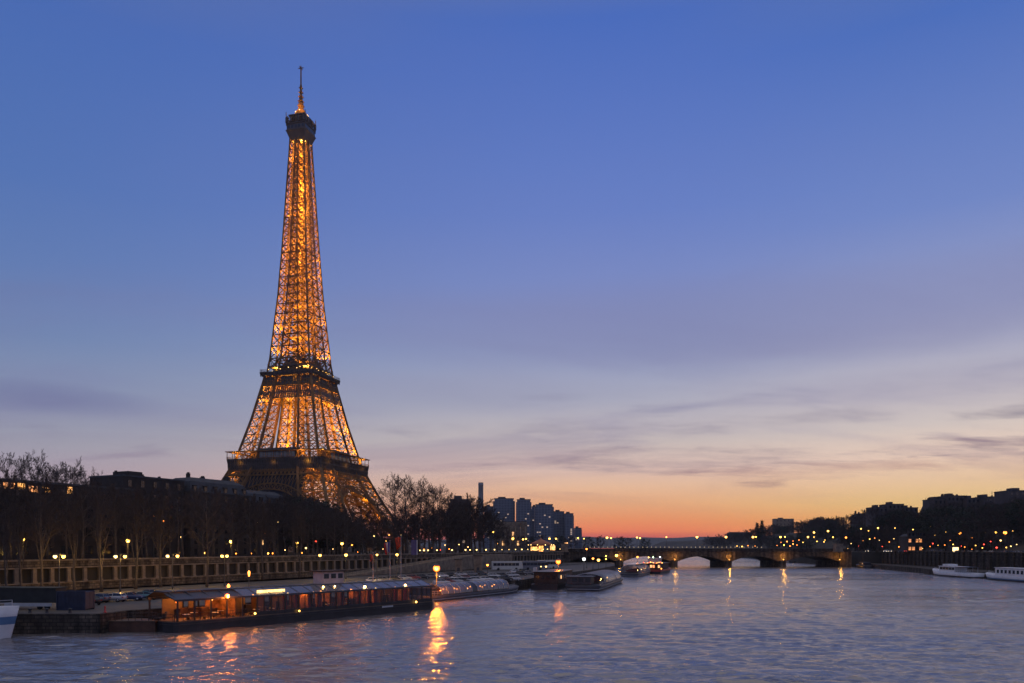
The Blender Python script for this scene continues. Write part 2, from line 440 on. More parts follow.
# ---- left bank
WD = Vector((0.4255, 0.905, 0)); W0 = Vector((-98.1, 154.0, 0))    # line of the upper quay wall
WN_ = Vector((-0.905, 0.4255, 0))                                   # away from the river
def wall_pt(d, off=0.0, z=0.0):
    p = W0 + WD * d + WN_ * off; return (p.x, p.y, z)
ZQ, ZU = 2.7, 8.5
QUAY = [(-160, 107), (-56.5, 107), (-55.5, 112.6), (-23.8, 153), (-24.2, 168.5), (-3.3, 207), (2.5, 213), (16, 262), (36, 320), (49, 370), (57, 433)]
wallA, wallB = wall_pt(-60), wall_pt(296)
mb = MB(); mb.prism(QUAY + [(57, 452), (20, 452), wallB[:2], wallA[:2], (-160, 60)], -3, ZQ - 0.02)
structure('quay', mb, M_stone_dark)
# paved top, laid back from the edge so the kerb stones show
def inset(poly, d):
    n = len(poly); out = []
    ar = sum(poly[i][0] * poly[(i + 1) % n][1] - poly[(i + 1) % n][0] * poly[i][1] for i in range(n))
    sg = 1 if ar > 0 else -1
    for i in range(n):
        p0, p1, p2 = Vector(poly[i - 1]), Vector(poly[i]), Vector(poly[(i + 1) % n])
        a, b = (p1 - p0).normalized(), (p2 - p1).normalized()
        na, nb = Vector((-a.y, a.x)) * sg, Vector((-b.y, b.x)) * sg
        k = (na + nb); k = k / max(0.35, k.length_squared / 2) if k.length > 1e-6 else na
        out.append(tuple(p1 + k * d))
    return out
mb = MB(); mb.prism(inset(QUAY + [(57, 452), (20, 452), wallB[:2], wallA[:2], (-160, 60)], 0.6), ZQ - 0.5, ZQ)
structure('quay_pavement', mb, M_cobble)
LB = [(57, 452), (75, 600), (100, 900), (112, 1500)]
up = [wall_pt(-60, 1.0)[:2], wall_pt(296, 1.0)[:2], (20, 450)] + LB + [(112, 2300), (-7000, 2300), (-7000, 30), (-150, 30)]
mb = MB(); mb.prism(up, -3, ZU)
structure('ground', mb, M_earth)
# street on the upper level: asphalt, kerbs and pavement
mb = MB(); mb.prism([wall_pt(-60, 5)[:2], wall_pt(296, 5)[:2], wall_pt(296, 18)[:2], wall_pt(-60, 18)[:2]], ZU + 0.004, ZU + 0.012)
structure('street', mb, M_asphalt)
mb = MB(); mb.prism([wall_pt(-60, 1.05)[:2], wall_pt(296, 1.05)[:2], wall_pt(296, 4.9)[:2], wall_pt(-60, 4.9)[:2]], ZU + 0.004, ZU + 0.14)
structure('pavement', mb, M_cobble)

# ---- right bank
RQ = [(176.2, 200), (176.2, 330), (181.5, 346), (191.5, 407), (198, 440)]
RW = [(194, 200), (195.5, 335), (206, 407), (209, 440)]
mb = MB(); mb.prism(RQ + [(209, 470), (300, 470), (300, 200)], -3, 2.2)
structure('quay', mb, M_stone_dark)
RB = [(196, 462), (209, 600), (228, 720), (262, 1000), (300, 1500)]
def riverside(Yv):
    pts = [(195, 200), (196, 335), (209, 440)] + [(x + 8, y) for x, y in RB]
    for (x0, y0), (x1, y1) in zip(pts, pts[1:]):
        if Yv <= y1: return x0 + (x1 - x0) * (Yv - y0) / (y1 - y0) if Yv > y0 else x0
    return pts[-1][0]
mb = MB(); mb.prism([(p[0] + 0.8, p[1]) for p in RW] + [(198, 440), (198, 462)] + RB[1:] + [(300, 2300), (7000, 2300), (7000, 150), (194.8, 150)], -3, 8.6)
structure('ground', mb, M_earth)
mb = MB(); mb.prism([(204, 150), (205, 335), (217, 440), (230, 440), (218, 335), (217, 150)], 8.604, 8.612)
structure('street', mb, M_asphalt)
rnd = random.Random(5)
def smooth(a, b, x):
    t = min(1, max(0, (x - a) / (b - a))); return t * t * (3 - 2 * t)
def hill_z(x, y):
    d = x - riverside(y)
    z = 8.7 + 18 * smooth(15, 66, d) + 12 * smooth(110, 420, d)
    z += (2.2 * math.sin(x * 0.031 + y * 0.012) + 1.6 * math.sin(x * 0.013 - y * 0.021)) * smooth(50, 150, d)
    return z * (1 - 0.12 * smooth(900, 1500, y)) 
mb = MB()
nx, ny = 40, 60
vs = []
for j in range(ny + 1):
    yy = 160 + (1900 - 160) * (j / ny) ** 1.5
    for i in range(nx + 1):
        d = 15 + 900 * (i / nx) ** 1.8
        xx = riverside(yy) + d
        vs.append((xx, yy, hill_z(xx, yy)))
mb.add(vs, [(j * (nx + 1) + i, j * (nx + 1) + i + 1, (j + 1) * (nx + 1) + i + 1, (j + 1) * (nx + 1) + i) for j in range(ny) for i in range(nx)], True)
structure('hill', mb, M_earth)
# ---- far ground and the blue ridge on the horizon
mb = MB(); mb.add([(-9000, 1505, 7.6), (9000, 1505, 7.6), (9000, 5600, 7.6), (-9000, 5600, 7.6)], [(0, 1, 2, 3)])
structure('far_ground', mb, M_earth)
M_ridge = mat('wooded_ridge', (0.06, 0.062, 0.055), 0.95, 0.4, 0.004, 8)
mb = MB(); vs = []
nx = 220
for j, (yy, k) in enumerate(((4300, 0.0), (4700, 0.62), (5000, 1.0), (5250, 0.8), (5650, 0.3))):
    for i in range(nx + 1):
        x = -5500 + 11000 * i / nx
        h = 54 + 12 * math.sin(x * 0.0011 + 0.4) + 5 * math.sin(x * 0.0043 + 1) + 2.0 * math.sin(x * 0.017) + rnd.uniform(-1.3, 1.3)
        vs.append((x, yy + rnd.uniform(-40, 40), 5 + h * k))
mb.add(vs, [(j * (nx + 1) + i, j * (nx + 1) + i + 1, (j + 1) * (nx + 1) + i + 1, (j + 1) * (nx + 1) + i) for j in range(4) for i in range(nx)], True)
structure('hills', mb, M_ridge)

# ================================================================== THE TOWER
def build_tower():
    T = root('lattice_tower', (-141.5, 523.0, 10.0), 'very tall four-legged iron lattice tower glowing gold from inside', 'tower', rz=R(-15))
    HO = [(0, 59.5), (11, 52.3), (32, 40.8), (45, 34.8), (57, 29.8), (64, 28.0), (85, 22.6), (110, 17.3), (114, 16.6), (118, 15.0), (140, 13.1), (167, 10.7), (200, 8.7), (240, 6.7), (267, 5.3), (276, 5.0)]
    HI = [(0, 35), (11, 30), (32, 21.8), (45, 18), (57, 15), (64, 14), (85, 11.2), (110, 8.4), (118, 7.0), (140, 5.5), (167, 3.8), (200, 2.4), (240, 1.5), (276, 1.0)]
    def ip(T_, h):
        for (a, v), (b, w) in zip(T_, T_[1:]):
            if h <= b: return v + (w - v) * (h - a) / (b - a)
        return T_[-1][1]
    out = lambda h: ip(HO, h); inn = lambda h: ip(HI, h)
    def leg(sx, sy, levels, wp, wb, sub=True, nx=1):
        mb = MB()
        def post(k, h):
            o, i = out(h), inn(h)
            return ((sx * o, sy * o, h), (sx * o, sy * i, h), (sx * i, sy * i, h), (sx * i, sy * o, h))[k]
        for h0, h1 in zip(levels, levels[1:]):
            for k in range(4):
                mb.bar(post(k, h0), post(k, h1), wp)
                k2 = (k + 1) % 4
                a0, a1, b0, b1 = (Vector(post(k, h0)), Vector(post(k, h1)), Vector(post(k2, h0)), Vector(post(k2, h1)))
                nv = (a1 - a0).cross(b0 - a0).normalized(); th = wb * .22
                
                for q in range(nx):
                    p0, p1, q0, q1 = a0.lerp(b0, q / nx), a1.lerp(b1, q / nx), a0.lerp(b0, (q + 1) / nx), a1.lerp(b1, (q + 1) / nx)
                    mb.bar(p0, q1, wb, th, nv); mb.bar(q0, p1, wb, th, nv)
                    if q: mb.bar(p0, p1, wb * .8, th, nv)
                mb.bar(a1, b1, wb * 1.2, th, nv)
                if sub:   # the finer lattice inside each panel
                    c = (a0 + a1 + b0 + b1) / 4; am, bm = (a0 + a1) / 2, (b0 + b1) / 2; tm = (a1 + b1) / 2; dm = (a0 + b0) / 2
                    for u, v in ((am, tm), (bm, tm), (am, dm), (bm, dm), (am, bm), (dm, tm)): mb.bar(u, v, wb * 0.55, th, nv)
            if sub:
                mb.bar(post(0, h1), post(2, h1), wb * 0.8); mb.bar(post(1, h1), post(3, h1), wb * 0.8)
        return mb
    S4 = ((1, 1), (1, -1), (-1, -1), (-1, 1))
    for sx, sy in S4:
        leg(sx, sy, [1.5, 7, 13, 19, 25, 31, 36.5, 42, 47.5, 53], 1.6, 0.72, sub=False, nx=2).build('pillar', M_iron, T)
        leg(sx, sy, [57.7, 63, 68.5, 74, 79.5, 85, 90, 95, 100, 104.5, 109, 113], 1.4, 0.5, sub=False, nx=2).build('upper_pillar', M_iron, T)
        b = MB()
        for px_, py_ in ((59.5, 59.5), (59.5, 35), (35, 59.5), (35, 35)):
            b.prism([(sx * (px_ - 3.4), sy * (py_ - 3.4)), (sx * (px_ + 3.4), sy * (py_ - 3.4)), (sx * (px_ + 3.4), sy * (py_ + 3.4)), (sx * (px_ - 3.4), sy * (py_ + 3.4))], -3, 2.2)
        for i in range(4):
            q = ((59.5, 59.5), (59.5, 35), (35, 35), (35, 59.5)); p, r_ = q[i], q[(i + 1) % 4]
            b.bar((sx * p[0], sy * p[1], -1), (sx * r_[0], sy * r_[1], -1), 2.2, 4)
        b.build('masonry_base', M_stone_pale, T)
    # each of the four sides: frame of side k has u along the side, n outward
    def side(k, u, n, h):
        a = k * math.pi / 2; ca, sa = round(math.cos(a)), round(math.sin(a))
        x, y = u, -n
        return (x * ca - y * sa, x * sa + y * ca, h)
    # arches
    for k in range(4):
        mb = MB(); seg = 28; prev = None
        for j in range(seg + 1):
            a = R(9) + (math.pi - R(18)) * j / seg
            pi_ = (math.cos(a) * 35.5, math.sin(a) * 34.0 + 3.5); po = (math.cos(a) * 38.8, math.sin(a) * 37.6 + 3.8)
            zi, zo = pi_[1], po[1]
            A = side(k, pi_[0], out(zi) + 0.2, zi); B = side(k, po[0], out(zo) + 0.2, zo)
            A2 = side(k, pi_[0], out(zi) - 3.6, zi); B2 = side(k, po[0], out(zo) - 3.6, zo)
            cur = (A, B, A2, B2)
            mb.bar(A, B, 0.35); mb.bar(A2, B2, 0.35); mb.bar(A, A2, 0.4); mb.bar(B, B2, 0.4)
            if prev:
                for p, q in zip(prev, cur): mb.bar(p, q, 0.75)
                mb.bar(prev[0], B, 0.3); mb.bar(prev[1], A, 0.3); mb.bar(prev[0], cur[2], 0.4); mb.bar(prev[2], cur[0], 0.4)
                mb.add([prev[0], cur[0], cur[2], prev[2]], [(0, 1, 2, 3)])   # the soffit
            prev = cur
        # spandrel lattice between arch and platform
        for j in range(-12, 13):
            u = j * 2.55
            hz_ = 3.8 + 37.6 * math.sqrt(max(0, 1 - (u / 38.8) ** 2)) if abs(u) < 38 else 12
            if hz_ > 46: continue
            if abs(u) > inn(46) + 14: continue
            mb.bar(side(k, u, out(hz_), hz_), side(k, u, out(46.5), 46.5), 0.3)
            if j < 12: 
                mb.bar(side(k, u, out(max(hz_, 40)), max(hz_, 40)), side(k, u + 2.55, out(46.5), 46.5), 0.25)
        mb.build('arch', M_iron, T)
    # ---- first platform
    F = MB()
    for k in range(4):
        for zz, w in ((46.8, 0.9), (53.2, 0.9), (50, 0.45)):
            F.bar(side(k, -out(zz) - .3, out(zz) + .3, zz), side(k, out(zz) + .3, out(zz) + .3, zz), w)
            F.bar(side(k, -15, 15, zz), side(k, 15, 15, zz), w)
        n = 24
        for j in range(n):
            u0, u1 = -1 + 2 * j / n, -1 + 2 * (j + 1) / n
            F.bar(side(k, u0 * out(46.8), out(46.8), 46.8), side(k, u1 * out(53.2), out(53.2), 53.2), 0.4)
            F.bar(side(k, u1 * out(46.8), out(46.8), 46.8), side(k, u0 * out(53.2), out(53.2), 53.2), 0.4)
            F.bar(side(k, u0 * out(46.8), out(46.8), 46.8), side(k, u0 * out(53.2), out(53.2), 53.2), 0.35)
    P1 = F.build('first_platform', M_iron, T)
    D = MB()
    def ring(mb, r0, r1, z0, z1):
        for k in range(4):
            pts = [side(k, -r1, r1, 0), side(k, r1, r1, 0), side(k, r0, r0, 0), side(k, -r0, r0, 0)]
            mb.prism([(p[0], p[1]) for p in pts], z0, z1)
    ring(D, 14, 33.4, 56.6, 57.6)
    ring(D, 31.0, 33.0, 53.6, 56.5)
    for k in range(4):
        for j in range(41):    # cornice brackets
            u = -33 + 66 * j / 40
            D.bar(side(k, u, 32.9, 53.8), side(k, u, 33.8, 57.5), 0.42)
    for k in range(4):
        for j in range(45):
            u = -33.0 + 66.0 * j / 44
            D.bar(side(k, u, 32.4, 49.6), side(k, u, 33.0, 53.7), 0.5)
        q = [side(k, -31.8, 32.2, 49.2), side(k, 31.8, 32.2, 49.2), side(k, 32.8, 32.9, 53.6), side(k, -32.8, 32.9, 53.6)]
        q2 = [side(k, -31.5, 31.9, 49.2), side(k, 31.5, 31.9, 49.2), side(k, 32.5, 32.6, 53.6), side(k, -32.5, 32.6, 53.6)]
        D.add(q + q2, [(0, 1, 2, 3), (7, 6, 5, 4), (0, 4, 5, 1), (3, 2, 6, 7)])
    D.build('deck', M_iron_unlit, P1)  # frieze and deck carry the darkened iron in place of shade
    Rl = MB()
    for k in range(4):
        for zz in (58.0, 58.9): Rl.bar(side(k, -33.6, 33.6, zz), side(k, 33.6, 33.6, zz), 0.14)
        for j in range(68):
            u = -33.6 + j * 1.0; Rl.bar(side(k, u, 33.6, 57.5), side(k, u, 33.6, 58.9), 0.1)
        for j in range(13):
            u = -33.4 + 66.8 * j / 12; Rl.bar(side(k, u, 33.4, 57.5), side(k, u, 33.4, 62.0), 0.28)
    Rl.build('railing', M_iron, P1)
    Rf = MB(); ring(Rf, 29.8, 34.3, 62.0, 62.45); Rf.build('gallery_roof', M_iron, P1)
    for k in range(4):
        pv = MB()
        for (u0, u1) in ((-13, 13),):
            a, b, c, d = side(k, u0, 29, 0), side(k, u1, 29, 0), side(k, u1 * .9, 19, 0), side(k, u0 * .9, 19, 0)
            pv.prism([a[:2], b[:2], c[:2], d[:2]], 57.6, 64.4)
        pv.build('pavilion', M_iron_unlit, P1)
        for j in range(9):
            w = MB(); u = -11.4 + 2.85 * j
            a, b = side(k, u - 1.2, 29.08, 58.6), side(k, u + 1.2, 29.08, 58.6); c, d = side(k, u + 1.2, 29.08, 62.6), side(k, u - 1.2, 29.08, 62.6)
            w.add([a, b, c, d], [(0, 1, 2, 3)]); w.build('window', M_tglass, P1)
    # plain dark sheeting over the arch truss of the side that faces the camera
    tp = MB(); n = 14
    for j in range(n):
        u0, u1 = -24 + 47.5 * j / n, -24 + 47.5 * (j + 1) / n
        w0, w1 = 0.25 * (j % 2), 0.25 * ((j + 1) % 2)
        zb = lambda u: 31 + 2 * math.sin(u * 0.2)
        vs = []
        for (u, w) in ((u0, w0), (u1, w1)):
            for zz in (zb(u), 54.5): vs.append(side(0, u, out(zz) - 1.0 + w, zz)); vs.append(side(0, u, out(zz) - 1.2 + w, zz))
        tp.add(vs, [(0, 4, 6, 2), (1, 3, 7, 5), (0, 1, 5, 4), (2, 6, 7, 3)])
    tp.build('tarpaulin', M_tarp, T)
    # ---- second platform
    S = MB()
    for k in range(4):
        for zz, w in ((106.5, 0.7), (110, 0.5), (113.6, 0.9)):
            S.bar(side(k, -out(zz) - .2, out(zz) + .2, zz), side(k, out(zz) + .2, out(zz) + .2, zz), w)
            S.bar(side(k, -out(zz), inn(zz), zz), side(k, out(zz), inn(zz), zz), w * .8)
        n = 12
        for j in range(n):
            u0, u1 = -1 + 2 * j / n, -1 + 2 * (j + 1) / n
            for za, zb_ in ((106.5, 110), (110, 113.6)):
                S.bar(side(k, u0 * out(za), out(za), za), side(k, u1 * out(zb_), out(zb_), zb_), 0.36)
                S.bar(side(k, u1 * out(za), out(za), za), side(k, u0 * out(zb_), out(zb_), zb_), 0.36)
    P2 = S.build('second_platform', M_iron, T)
    D = MB(); ring(D, 3.5, 19.0, 114.6, 115.7); ring(D, 17.2, 18.6, 113.3, 114.5); ring(D, 3.5, 15.6, 119.4, 120.0)
    for k in range(4):
        for j in range(25):
            u = -18.6 + 37.2 * j / 24; D.bar(side(k, u, 18.5, 112.6), side(k, u, 19.2, 115.6), 0.34)
        D.prism([side(k, -9, 13.5, 0)[:2], side(k, 9, 13.5, 0)[:2], side(k, 7.5, 8.5, 0)[:2], side(k, -7.5, 8.5, 0)[:2]], 115.7, 119.3)
        # gabled kiosks of the upper level
        a, b = side(k, -5.5, 12.5, 120), side(k, 5.5, 12.5, 120); c, d = side(k, 5.5, 8.5, 120), side(k, -5.5, 8.5, 120)
        e, f = side(k, 0, 12.5, 126), side(k, 0, 8.5, 126)
        D.add([a, b, c, d, e, f], [(0, 1, 4), (1, 2, 5, 4), (2, 3, 5), (3, 0, 4, 5)])
    for k in range(4):
        q = [side(k, -17.6, 17.9, 105.6), side(k, 17.6, 17.9, 105.6), side(k, 17.3, 17.5, 109.0), side(k, -17.3, 17.5, 109.0)]
        q2 = [side(k, -17.4, 17.6, 105.6), side(k, 17.4, 17.6, 105.6), side(k, 17.1, 17.2, 109.0), side(k, -17.1, 17.2, 109.0)]
        D.add(q + q2, [(0, 1, 2, 3), (7, 6, 5, 4), (0, 4, 5, 1), (3, 2, 6, 7)])
        for zz in (98.2, 101.8): D.bar(side(k, -out(zz), out(zz) + .15, zz), side(k, out(zz), out(zz) + .15, zz), .8, .3, side(k, 0, 1, 0))
        for j in range(25):
            u = -1 + 2 * j / 24
            D.bar(side(k, u * out(98.2), out(98.2) + .1, 98.2), side(k, u * out(105.6), out(105.6) + .1, 105.6), .6, .2, side(k, 0, 1, 0))
            if j < 24: D.bar(side(k, u * out(98.2), out(98.2) + .1, 98.2), side(k, (u + 1 / 12) * out(105.6), out(105.6) + .1, 105.6), .5, .2, side(k, 0, 1, 0))
        for j in range(19):
            u = -16.9 + 33.8 * j / 18; D.bar(side(k, u, 17.6, 109), side(k, u, 17.5, 112.4), 0.4)
        for u0, u1 in ((-16.6, -10), (-4.5, 4.5), (10, 16.6)):
            q = [side(k, u0, 17.45, 109.0), side(k, u1, 17.45, 109.0), side(k, u1, 17.45, 112.4), side(k, u0, 17.45, 112.4)]
            q2 = [side(k, u0, 17.25, 109.0), side(k, u1, 17.25, 109.0), side(k, u1, 17.25, 112.4), side(k, u0, 17.25, 112.4)]
            D.add(q + q2, [(0, 1, 2, 3), (7, 6, 5, 4)])
    D.build('deck', M_iron_unlit, P2)  # belts below the platform have their unlit darkness painted in
    Rl = MB()
    for k in range(4):
        for r_, z0 in ((18.9, 115.7), (15.5, 120.0)):
            for zz in (0.7, 1.5): Rl.bar(side(k, -r_, r_, z0 + zz), side(k, r_, r_, z0 + zz), 0.14)
            n = int(r_ * 2)
            for j in range(n + 1): u = -r_ + 2 * r_ * j / n; Rl.bar(side(k, u, r_, z0), side(k, u, r_, z0 + 1.5), 0.09)
    Rl.build('railing', M_iron, P2)
    for k in range(4):
        for j in range(7):
            w = MB(); u = -14.4 + 4.8 * j + (1.6 if j % 3 == 1 else -0.9 if j % 3 else .2)
            w.ball(side(k, u, 16.2, 117.6 + (0.7 if j % 2 else 0)), 0.26, 6, 4); w.build('platform_lamp', G_tower, P2)
    # ---- shaft
    lv = [116.5]; h = 116.5
    while h < 272: h += max(4.6, out(h) * 0.56); lv.append(min(h, 276))
    if lv[-1] < 276: lv.append(276)
    SH = MB()
    for sx, sy in S4:
        q = leg(sx, sy, lv, 0.9, 0.6, sub=False); SH.add(q.v, q.f)
    for h0, h1 in zip(lv, lv[1:]):
        for k in range(4):
            A0, A1 = side(k, -inn(h0), out(h0), h0), side(k, -inn(h1), out(h1), h1)
            B0, B1 = side(k, inn(h0), out(h0), h0), side(k, inn(h1), out(h1), h1)
            nv = Vector(side(k, 0, 1, 0))
            if inn(h0) > 1.2: SH.bar(A0, B1, 0.55, 0.14, nv); SH.bar(B0, A1, 0.55, 0.14, nv)
            SH.bar(A1, B1, 1.0, 0.2, nv)
            if k == 0 and inn(h1) > .9:
                q = max(1.6, inn(h1) * 1.15); SH.prism([(-q, -q), (q, -q), (q, q), (-q, q)], h1 - .1, h1 + .1)
            # diaphragm floors that catch the light
            if inn(h1) > 0.9:
                SH.bar(side(k, -out(h1), inn(h1), h1), side(k, out(h1), inn(h1), h1), 0.5, 0.3)
    SH.build('shaft', M_iron, T)
    LC = MB()    # lift guides and stair up the middle
    for x, y in ((1.6, 1.6), (-1.6, 1.6), (1.6, -1.6), (-1.6, -1.6)):
        LC.bar((x, y, 116), (x * .5, y * .5, 274), 0.4)
    z = 118; j = 0
    while z < 272:
        a = [(1.5, 1.5), (-1.5, 1.5), (-1.5, -1.5), (1.5, -1.5)]; s = 1 - 0.45 * (z - 118) / 154
        p, q = a[j % 4], a[(j + 1) % 4]
        LC.bar((p[0] * s, p[1] * s, z), (q[0] * s, q[1] * s, z + 2), 0.9, 0.25); z += 2; j += 1
    LC.build('lift_shaft', M_iron, T)
    ih = MB(); hh = 196.0     # intermediate landing
    for k in range(4): ih.bar(side(k, -out(hh) - .4, out(hh) + .3, hh), side(k, out(hh) + .4, out(hh) + .3, hh), .5, .9)
    for k in range(4): ih.bar(side(k, -out(hh) - .4, out(hh) + .4, hh + 1.2), side(k, out(hh) + .4, out(hh) + .4, hh + 1.2), .2)
    ih.build('landing', M_iron, T)
    # ---- summit
    C = MB()
    def frus(z0, r0, z1, r1):
        C.add([(-r0, -r0, z0), (r0, -r0, z0), (r0, r0, z0), (-r0, r0, z0), (-r1, -r1, z1), (r1, -r1, z1), (r1, r1, z1), (-r1, r1, z1)],
              [(3, 2, 1, 0), (4, 5, 6, 7), (0, 1, 5, 4), (1, 2, 6, 5), (2, 3, 7, 6), (3, 0, 4, 7)])
    frus(272.0, 5.0, 277.6, 7.0); frus(277.6, 7.2, 278.3, 7.2); frus(278.3, 6.7, 282.2, 6.7); frus(282.2, 7.1, 282.9, 7.1)
    frus(282.9, 5.4, 288.2, 5.0); frus(288.2, 5.9, 288.9, 5.9)
    for k in range(4):
        for j in range(9):
            u = -7.4 + 1.85 * j; C.bar(side(k, u * .9, 6.9, 282.6), side(k, u * .9, 6.0 + .6 * (j % 2), 287.6), 0.3)
        C.bar(side(k, -6.8, 6.8, 286), side(k, 6.8, 6.8, 286), 0.35)
        for u in (-6.3, 6.3, -3, 2.5): C.box(side(k, u, 7.0, 285.0), (1.2, 1.2, 3.6)); 
        C.bar(side(k, -6.8, 7.0, 281), side(k, -6.9, 7.1, 290), 0.35)
    SC = C.build('summit_cabin', M_iron_unlit, T)
    for k in range(4):
        for j in range(5):
            w = MB(); u = -5.2 + 2.6 * j
            a = [side(k, u - .9, 6.72, 279.3), side(k, u + .9, 6.72, 279.3), side(k, u + .9, 6.72, 281.3), side(k, u - .9, 6.72, 281.3)]
            w.add(a, [(0, 1, 2, 3)]); w.build('window', M_glassd, SC)
    DM = MB(); DM.lathe([(4.8, 288.9), (4.6, 290.4), (3.4, 292.6), (2.2, 294.2), (1.7, 294.8), (1.6, 297.5)], n=12); dome = DM.build('dome', M_iron, T)
    for j in range(10):
        a = j * math.tau / 10; w = MB(); w.ball((4.7 * math.cos(a), 4.7 * math.sin(a), 290.2 + (j % 3) * 0.9), 0.3, 6, 4); w.build('beacon_lamp', G_tower, dome)
    AN = MB()
    AN.lathe([(1.9, 295), (1.7, 299), (1.25, 299.2), (1.15, 304), (0.8, 304.2), (0.75, 311), (0.5, 311.2), (0.45, 321), (0.3, 324)], n=8)
    AN.bar((-1.9, 0, 322.4), (1.9, 0, 322.4), 0.4); AN.bar((0, -1.9, 322.4), (0, 1.9, 322.4), 0.4)
    for z in (297, 300, 303, 306, 309): AN.box((0, 0, z), (3.6 - (z - 297) * .12, 3.6 - (z - 297) * .12, 0.35))
    AN.build('antenna', M_iron, T)
    # ---- the floodlights
    frnd = random.Random(2)
    def flood(x, y, z, w, r=0.35, c=(1.0, 0.42, 0.045), up=None):
        l = bpy.data.lights.new('floodlight', 'SPOT' if up else 'POINT')
        if up: l.spot_size = R(up); l.spot_blend = .5
        l.specular_factor = .3; l.energy = w * (UPK if up else 1.0) * TK * frnd.choice((.3, .5, .8, 1.2, 2.2)); l.color = c; l.shadow_soft_size = r
        o_ = link('floodlight', l, T, (x, y, z))
        if up: o_.rotation_euler = (math.pi, 0, 0)
    for sx, sy in S4:
        for z, w in ((5, 900), (14, 900), (23, 1000), (31, 1300), (38.5, 2200), (45, 2600), (51, 2300)):
            m_ = (out(z) + inn(z)) / 2; flood(sx * m_, sy * m_, z - 3, w * 1.7 * (.06 if (sx < 0 and z < 38) else .5 if z < 30 else 1), up=110)
        for z, w in ((60.5, 2700), (68, 2300), (76.5, 1900), (85, 1700), (93, 1500), (101, 1300), (109, 1000)):
            m_ = (out(z) + inn(z)) / 2; flood(sx * m_, sy * m_, z - 2.2, w * 1.9, up=105)
    for k in range(4):
        p = side(k, 0, 26, 0); flood(p[0], p[1], 43, 350)
        for q in (35, 62, 90, 118, 145):
            zz = 3.5 + 32.6 * math.sin(R(q)); p = side(k, 34 * math.cos(R(q)), out(zz) - 1.8, zz); flood(p[0], p[1], zz, 420, .3)
        p = side(k, 0, 12, 0); flood(p[0], p[1], 60, 1500, up=90)
    for a, b in zip(lv, lv[1:]):
        z = (a + b) / 2; m_ = (out(z) + inn(z)) / 2
        if z < 200:
            for sx, sy in S4: flood(sx * m_, sy * m_, a + .3, (22 * m_ * m_ * 0.5 + 300) * 1.5, up=120)
            flood(0, 0.4, a + .4, 1500, up=120)
        else:
            flood(m_ * .75, m_ * .75, a + .3, 800, .3, up=130); flood(-m_ * .75, -m_ * .75, a + .3, 800, .3, up=130); flood(m_ * .75, -m_ * .75, a + .3, 800, .3, up=130)
    for k in range(4):
        for u in (-28, -19, 19, 28): p = side(k, u, 31.2, 0); flood(p[0], p[1], 60.6, 210, .25)
        for u in (-24, 0, 24): p = side(k, u, 34.6, 0); flood(p[0], p[1], 55.0, 110, .25)
    for sx, sy in S4: flood(sx * 4.6, sy * 5.4, 294, 620, 0.3)
    return T
TK = 4.0
UPK = 4.4
M_tglass = mat('blue_tinted_glass', (0.10, 0.16, 0.28), 0.15, 0.3, 0.8, spec=0.7)
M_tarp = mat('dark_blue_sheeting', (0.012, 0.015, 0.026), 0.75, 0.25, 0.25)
G_tower = glow('tower_lamp', (1.0, 0.60, 0.18), 4)
TOWER = build_tower()
# ================================================================== LEFT BANK WALL
rows = {}
def row(name, key, o, text):
    rows.setdefault(name, []).append((key, o, text))
WA = root('retaining_wall', wall_pt(0, 0, 0), 'long stone quay wall with square dark openings between pale pilasters', 'wall', rz=math.atan2(WD.y, WD.x))
D0, D1 = -55.0, 296.0
def wbox(z0, z1, y0, y1, x0=D0, x1=D1):
    return MB().box(((x0 + x1) / 2, (y0 + y1) / 2, (z0 + z1) / 2), (x1 - x0, y1 - y0, z1 - z0))
wbox(ZQ - .2, 4.3, 0, 1.0).build('plinth', M_stone, WA)
wbox(4.3, 4.52, -.18, .9).build('ledge', M_stone_pale, WA)
wbox(7.55, 8.9, 0, 1.0).build('parapet', M_stone, WA)
wbox(8.9, 9.25, -.2, 1.15).build('coping', M_stone_pale, WA)
wbox(7.38, 7.62, -.25, .95).build('cornice', M_stone_pale, WA)
wbox(4.5, 7.6, 2.6, 2.8).build('dark_backing', M_void, WA)  # near-black plane painted to stand for the shade inside the openings
pil = None
for i in range(-14, 80):
    if pil is None:
        pil = MB().box((0, .25, 6.0), (.78, .62, 2.8)).box((0, .22, 4.7), (.95, .75, .3)).mesh('pilaster', M_stone_pale)
    link('pilaster', pil, WA, (i * 3.69 + 0.3, 0, 0))
# ramp from the quay to the street, with its own wall
mb = MB()
a, b = wall_pt(95, -7.5), wall_pt(180, -7.5); a2, b2 = wall_pt(95, -0.3), wall_pt(180, -0.3); c, c2 = wall_pt(215, -7.5), wall_pt(215, -.3)
mb.prism([p[:2] for p in (a, b, b2, a2)], ZQ - .5, lambda p: ZQ + .02 + 5.6 * max(0, min(1, ((Vector((p[0], p[1], 0)) - W0).dot(WD) - 95) / 85)))
mb.prism([p[:2] for p in (b, c, c2, b2)], ZQ - .5, 8.3)
structure('ramp', mb, M_stone_pale)
RL = root('ramp_railing', a, 'thin dark railing climbing along the edge of the stone ramp', 'railing')
mb = MB(); n = 40; prev = None
for i in range(n + 1):
    p = Vector(wall_pt(95 + 85 * i / n, -7.35, ZQ + 5.6 * i / n)) - Vector(a)
    mb.bar(p, p + Vector((0, 0, 1.1)), 0.07)
    if prev: mb.bar(prev + Vector((0, 0, 1.1)), p + Vector((0, 0, 1.1)), 0.09); mb.bar(prev + Vector((0, 0, .55)), p + Vector((0, 0, .55)), 0.06)
    prev = p
mb.build('rail', M_dark, RL)

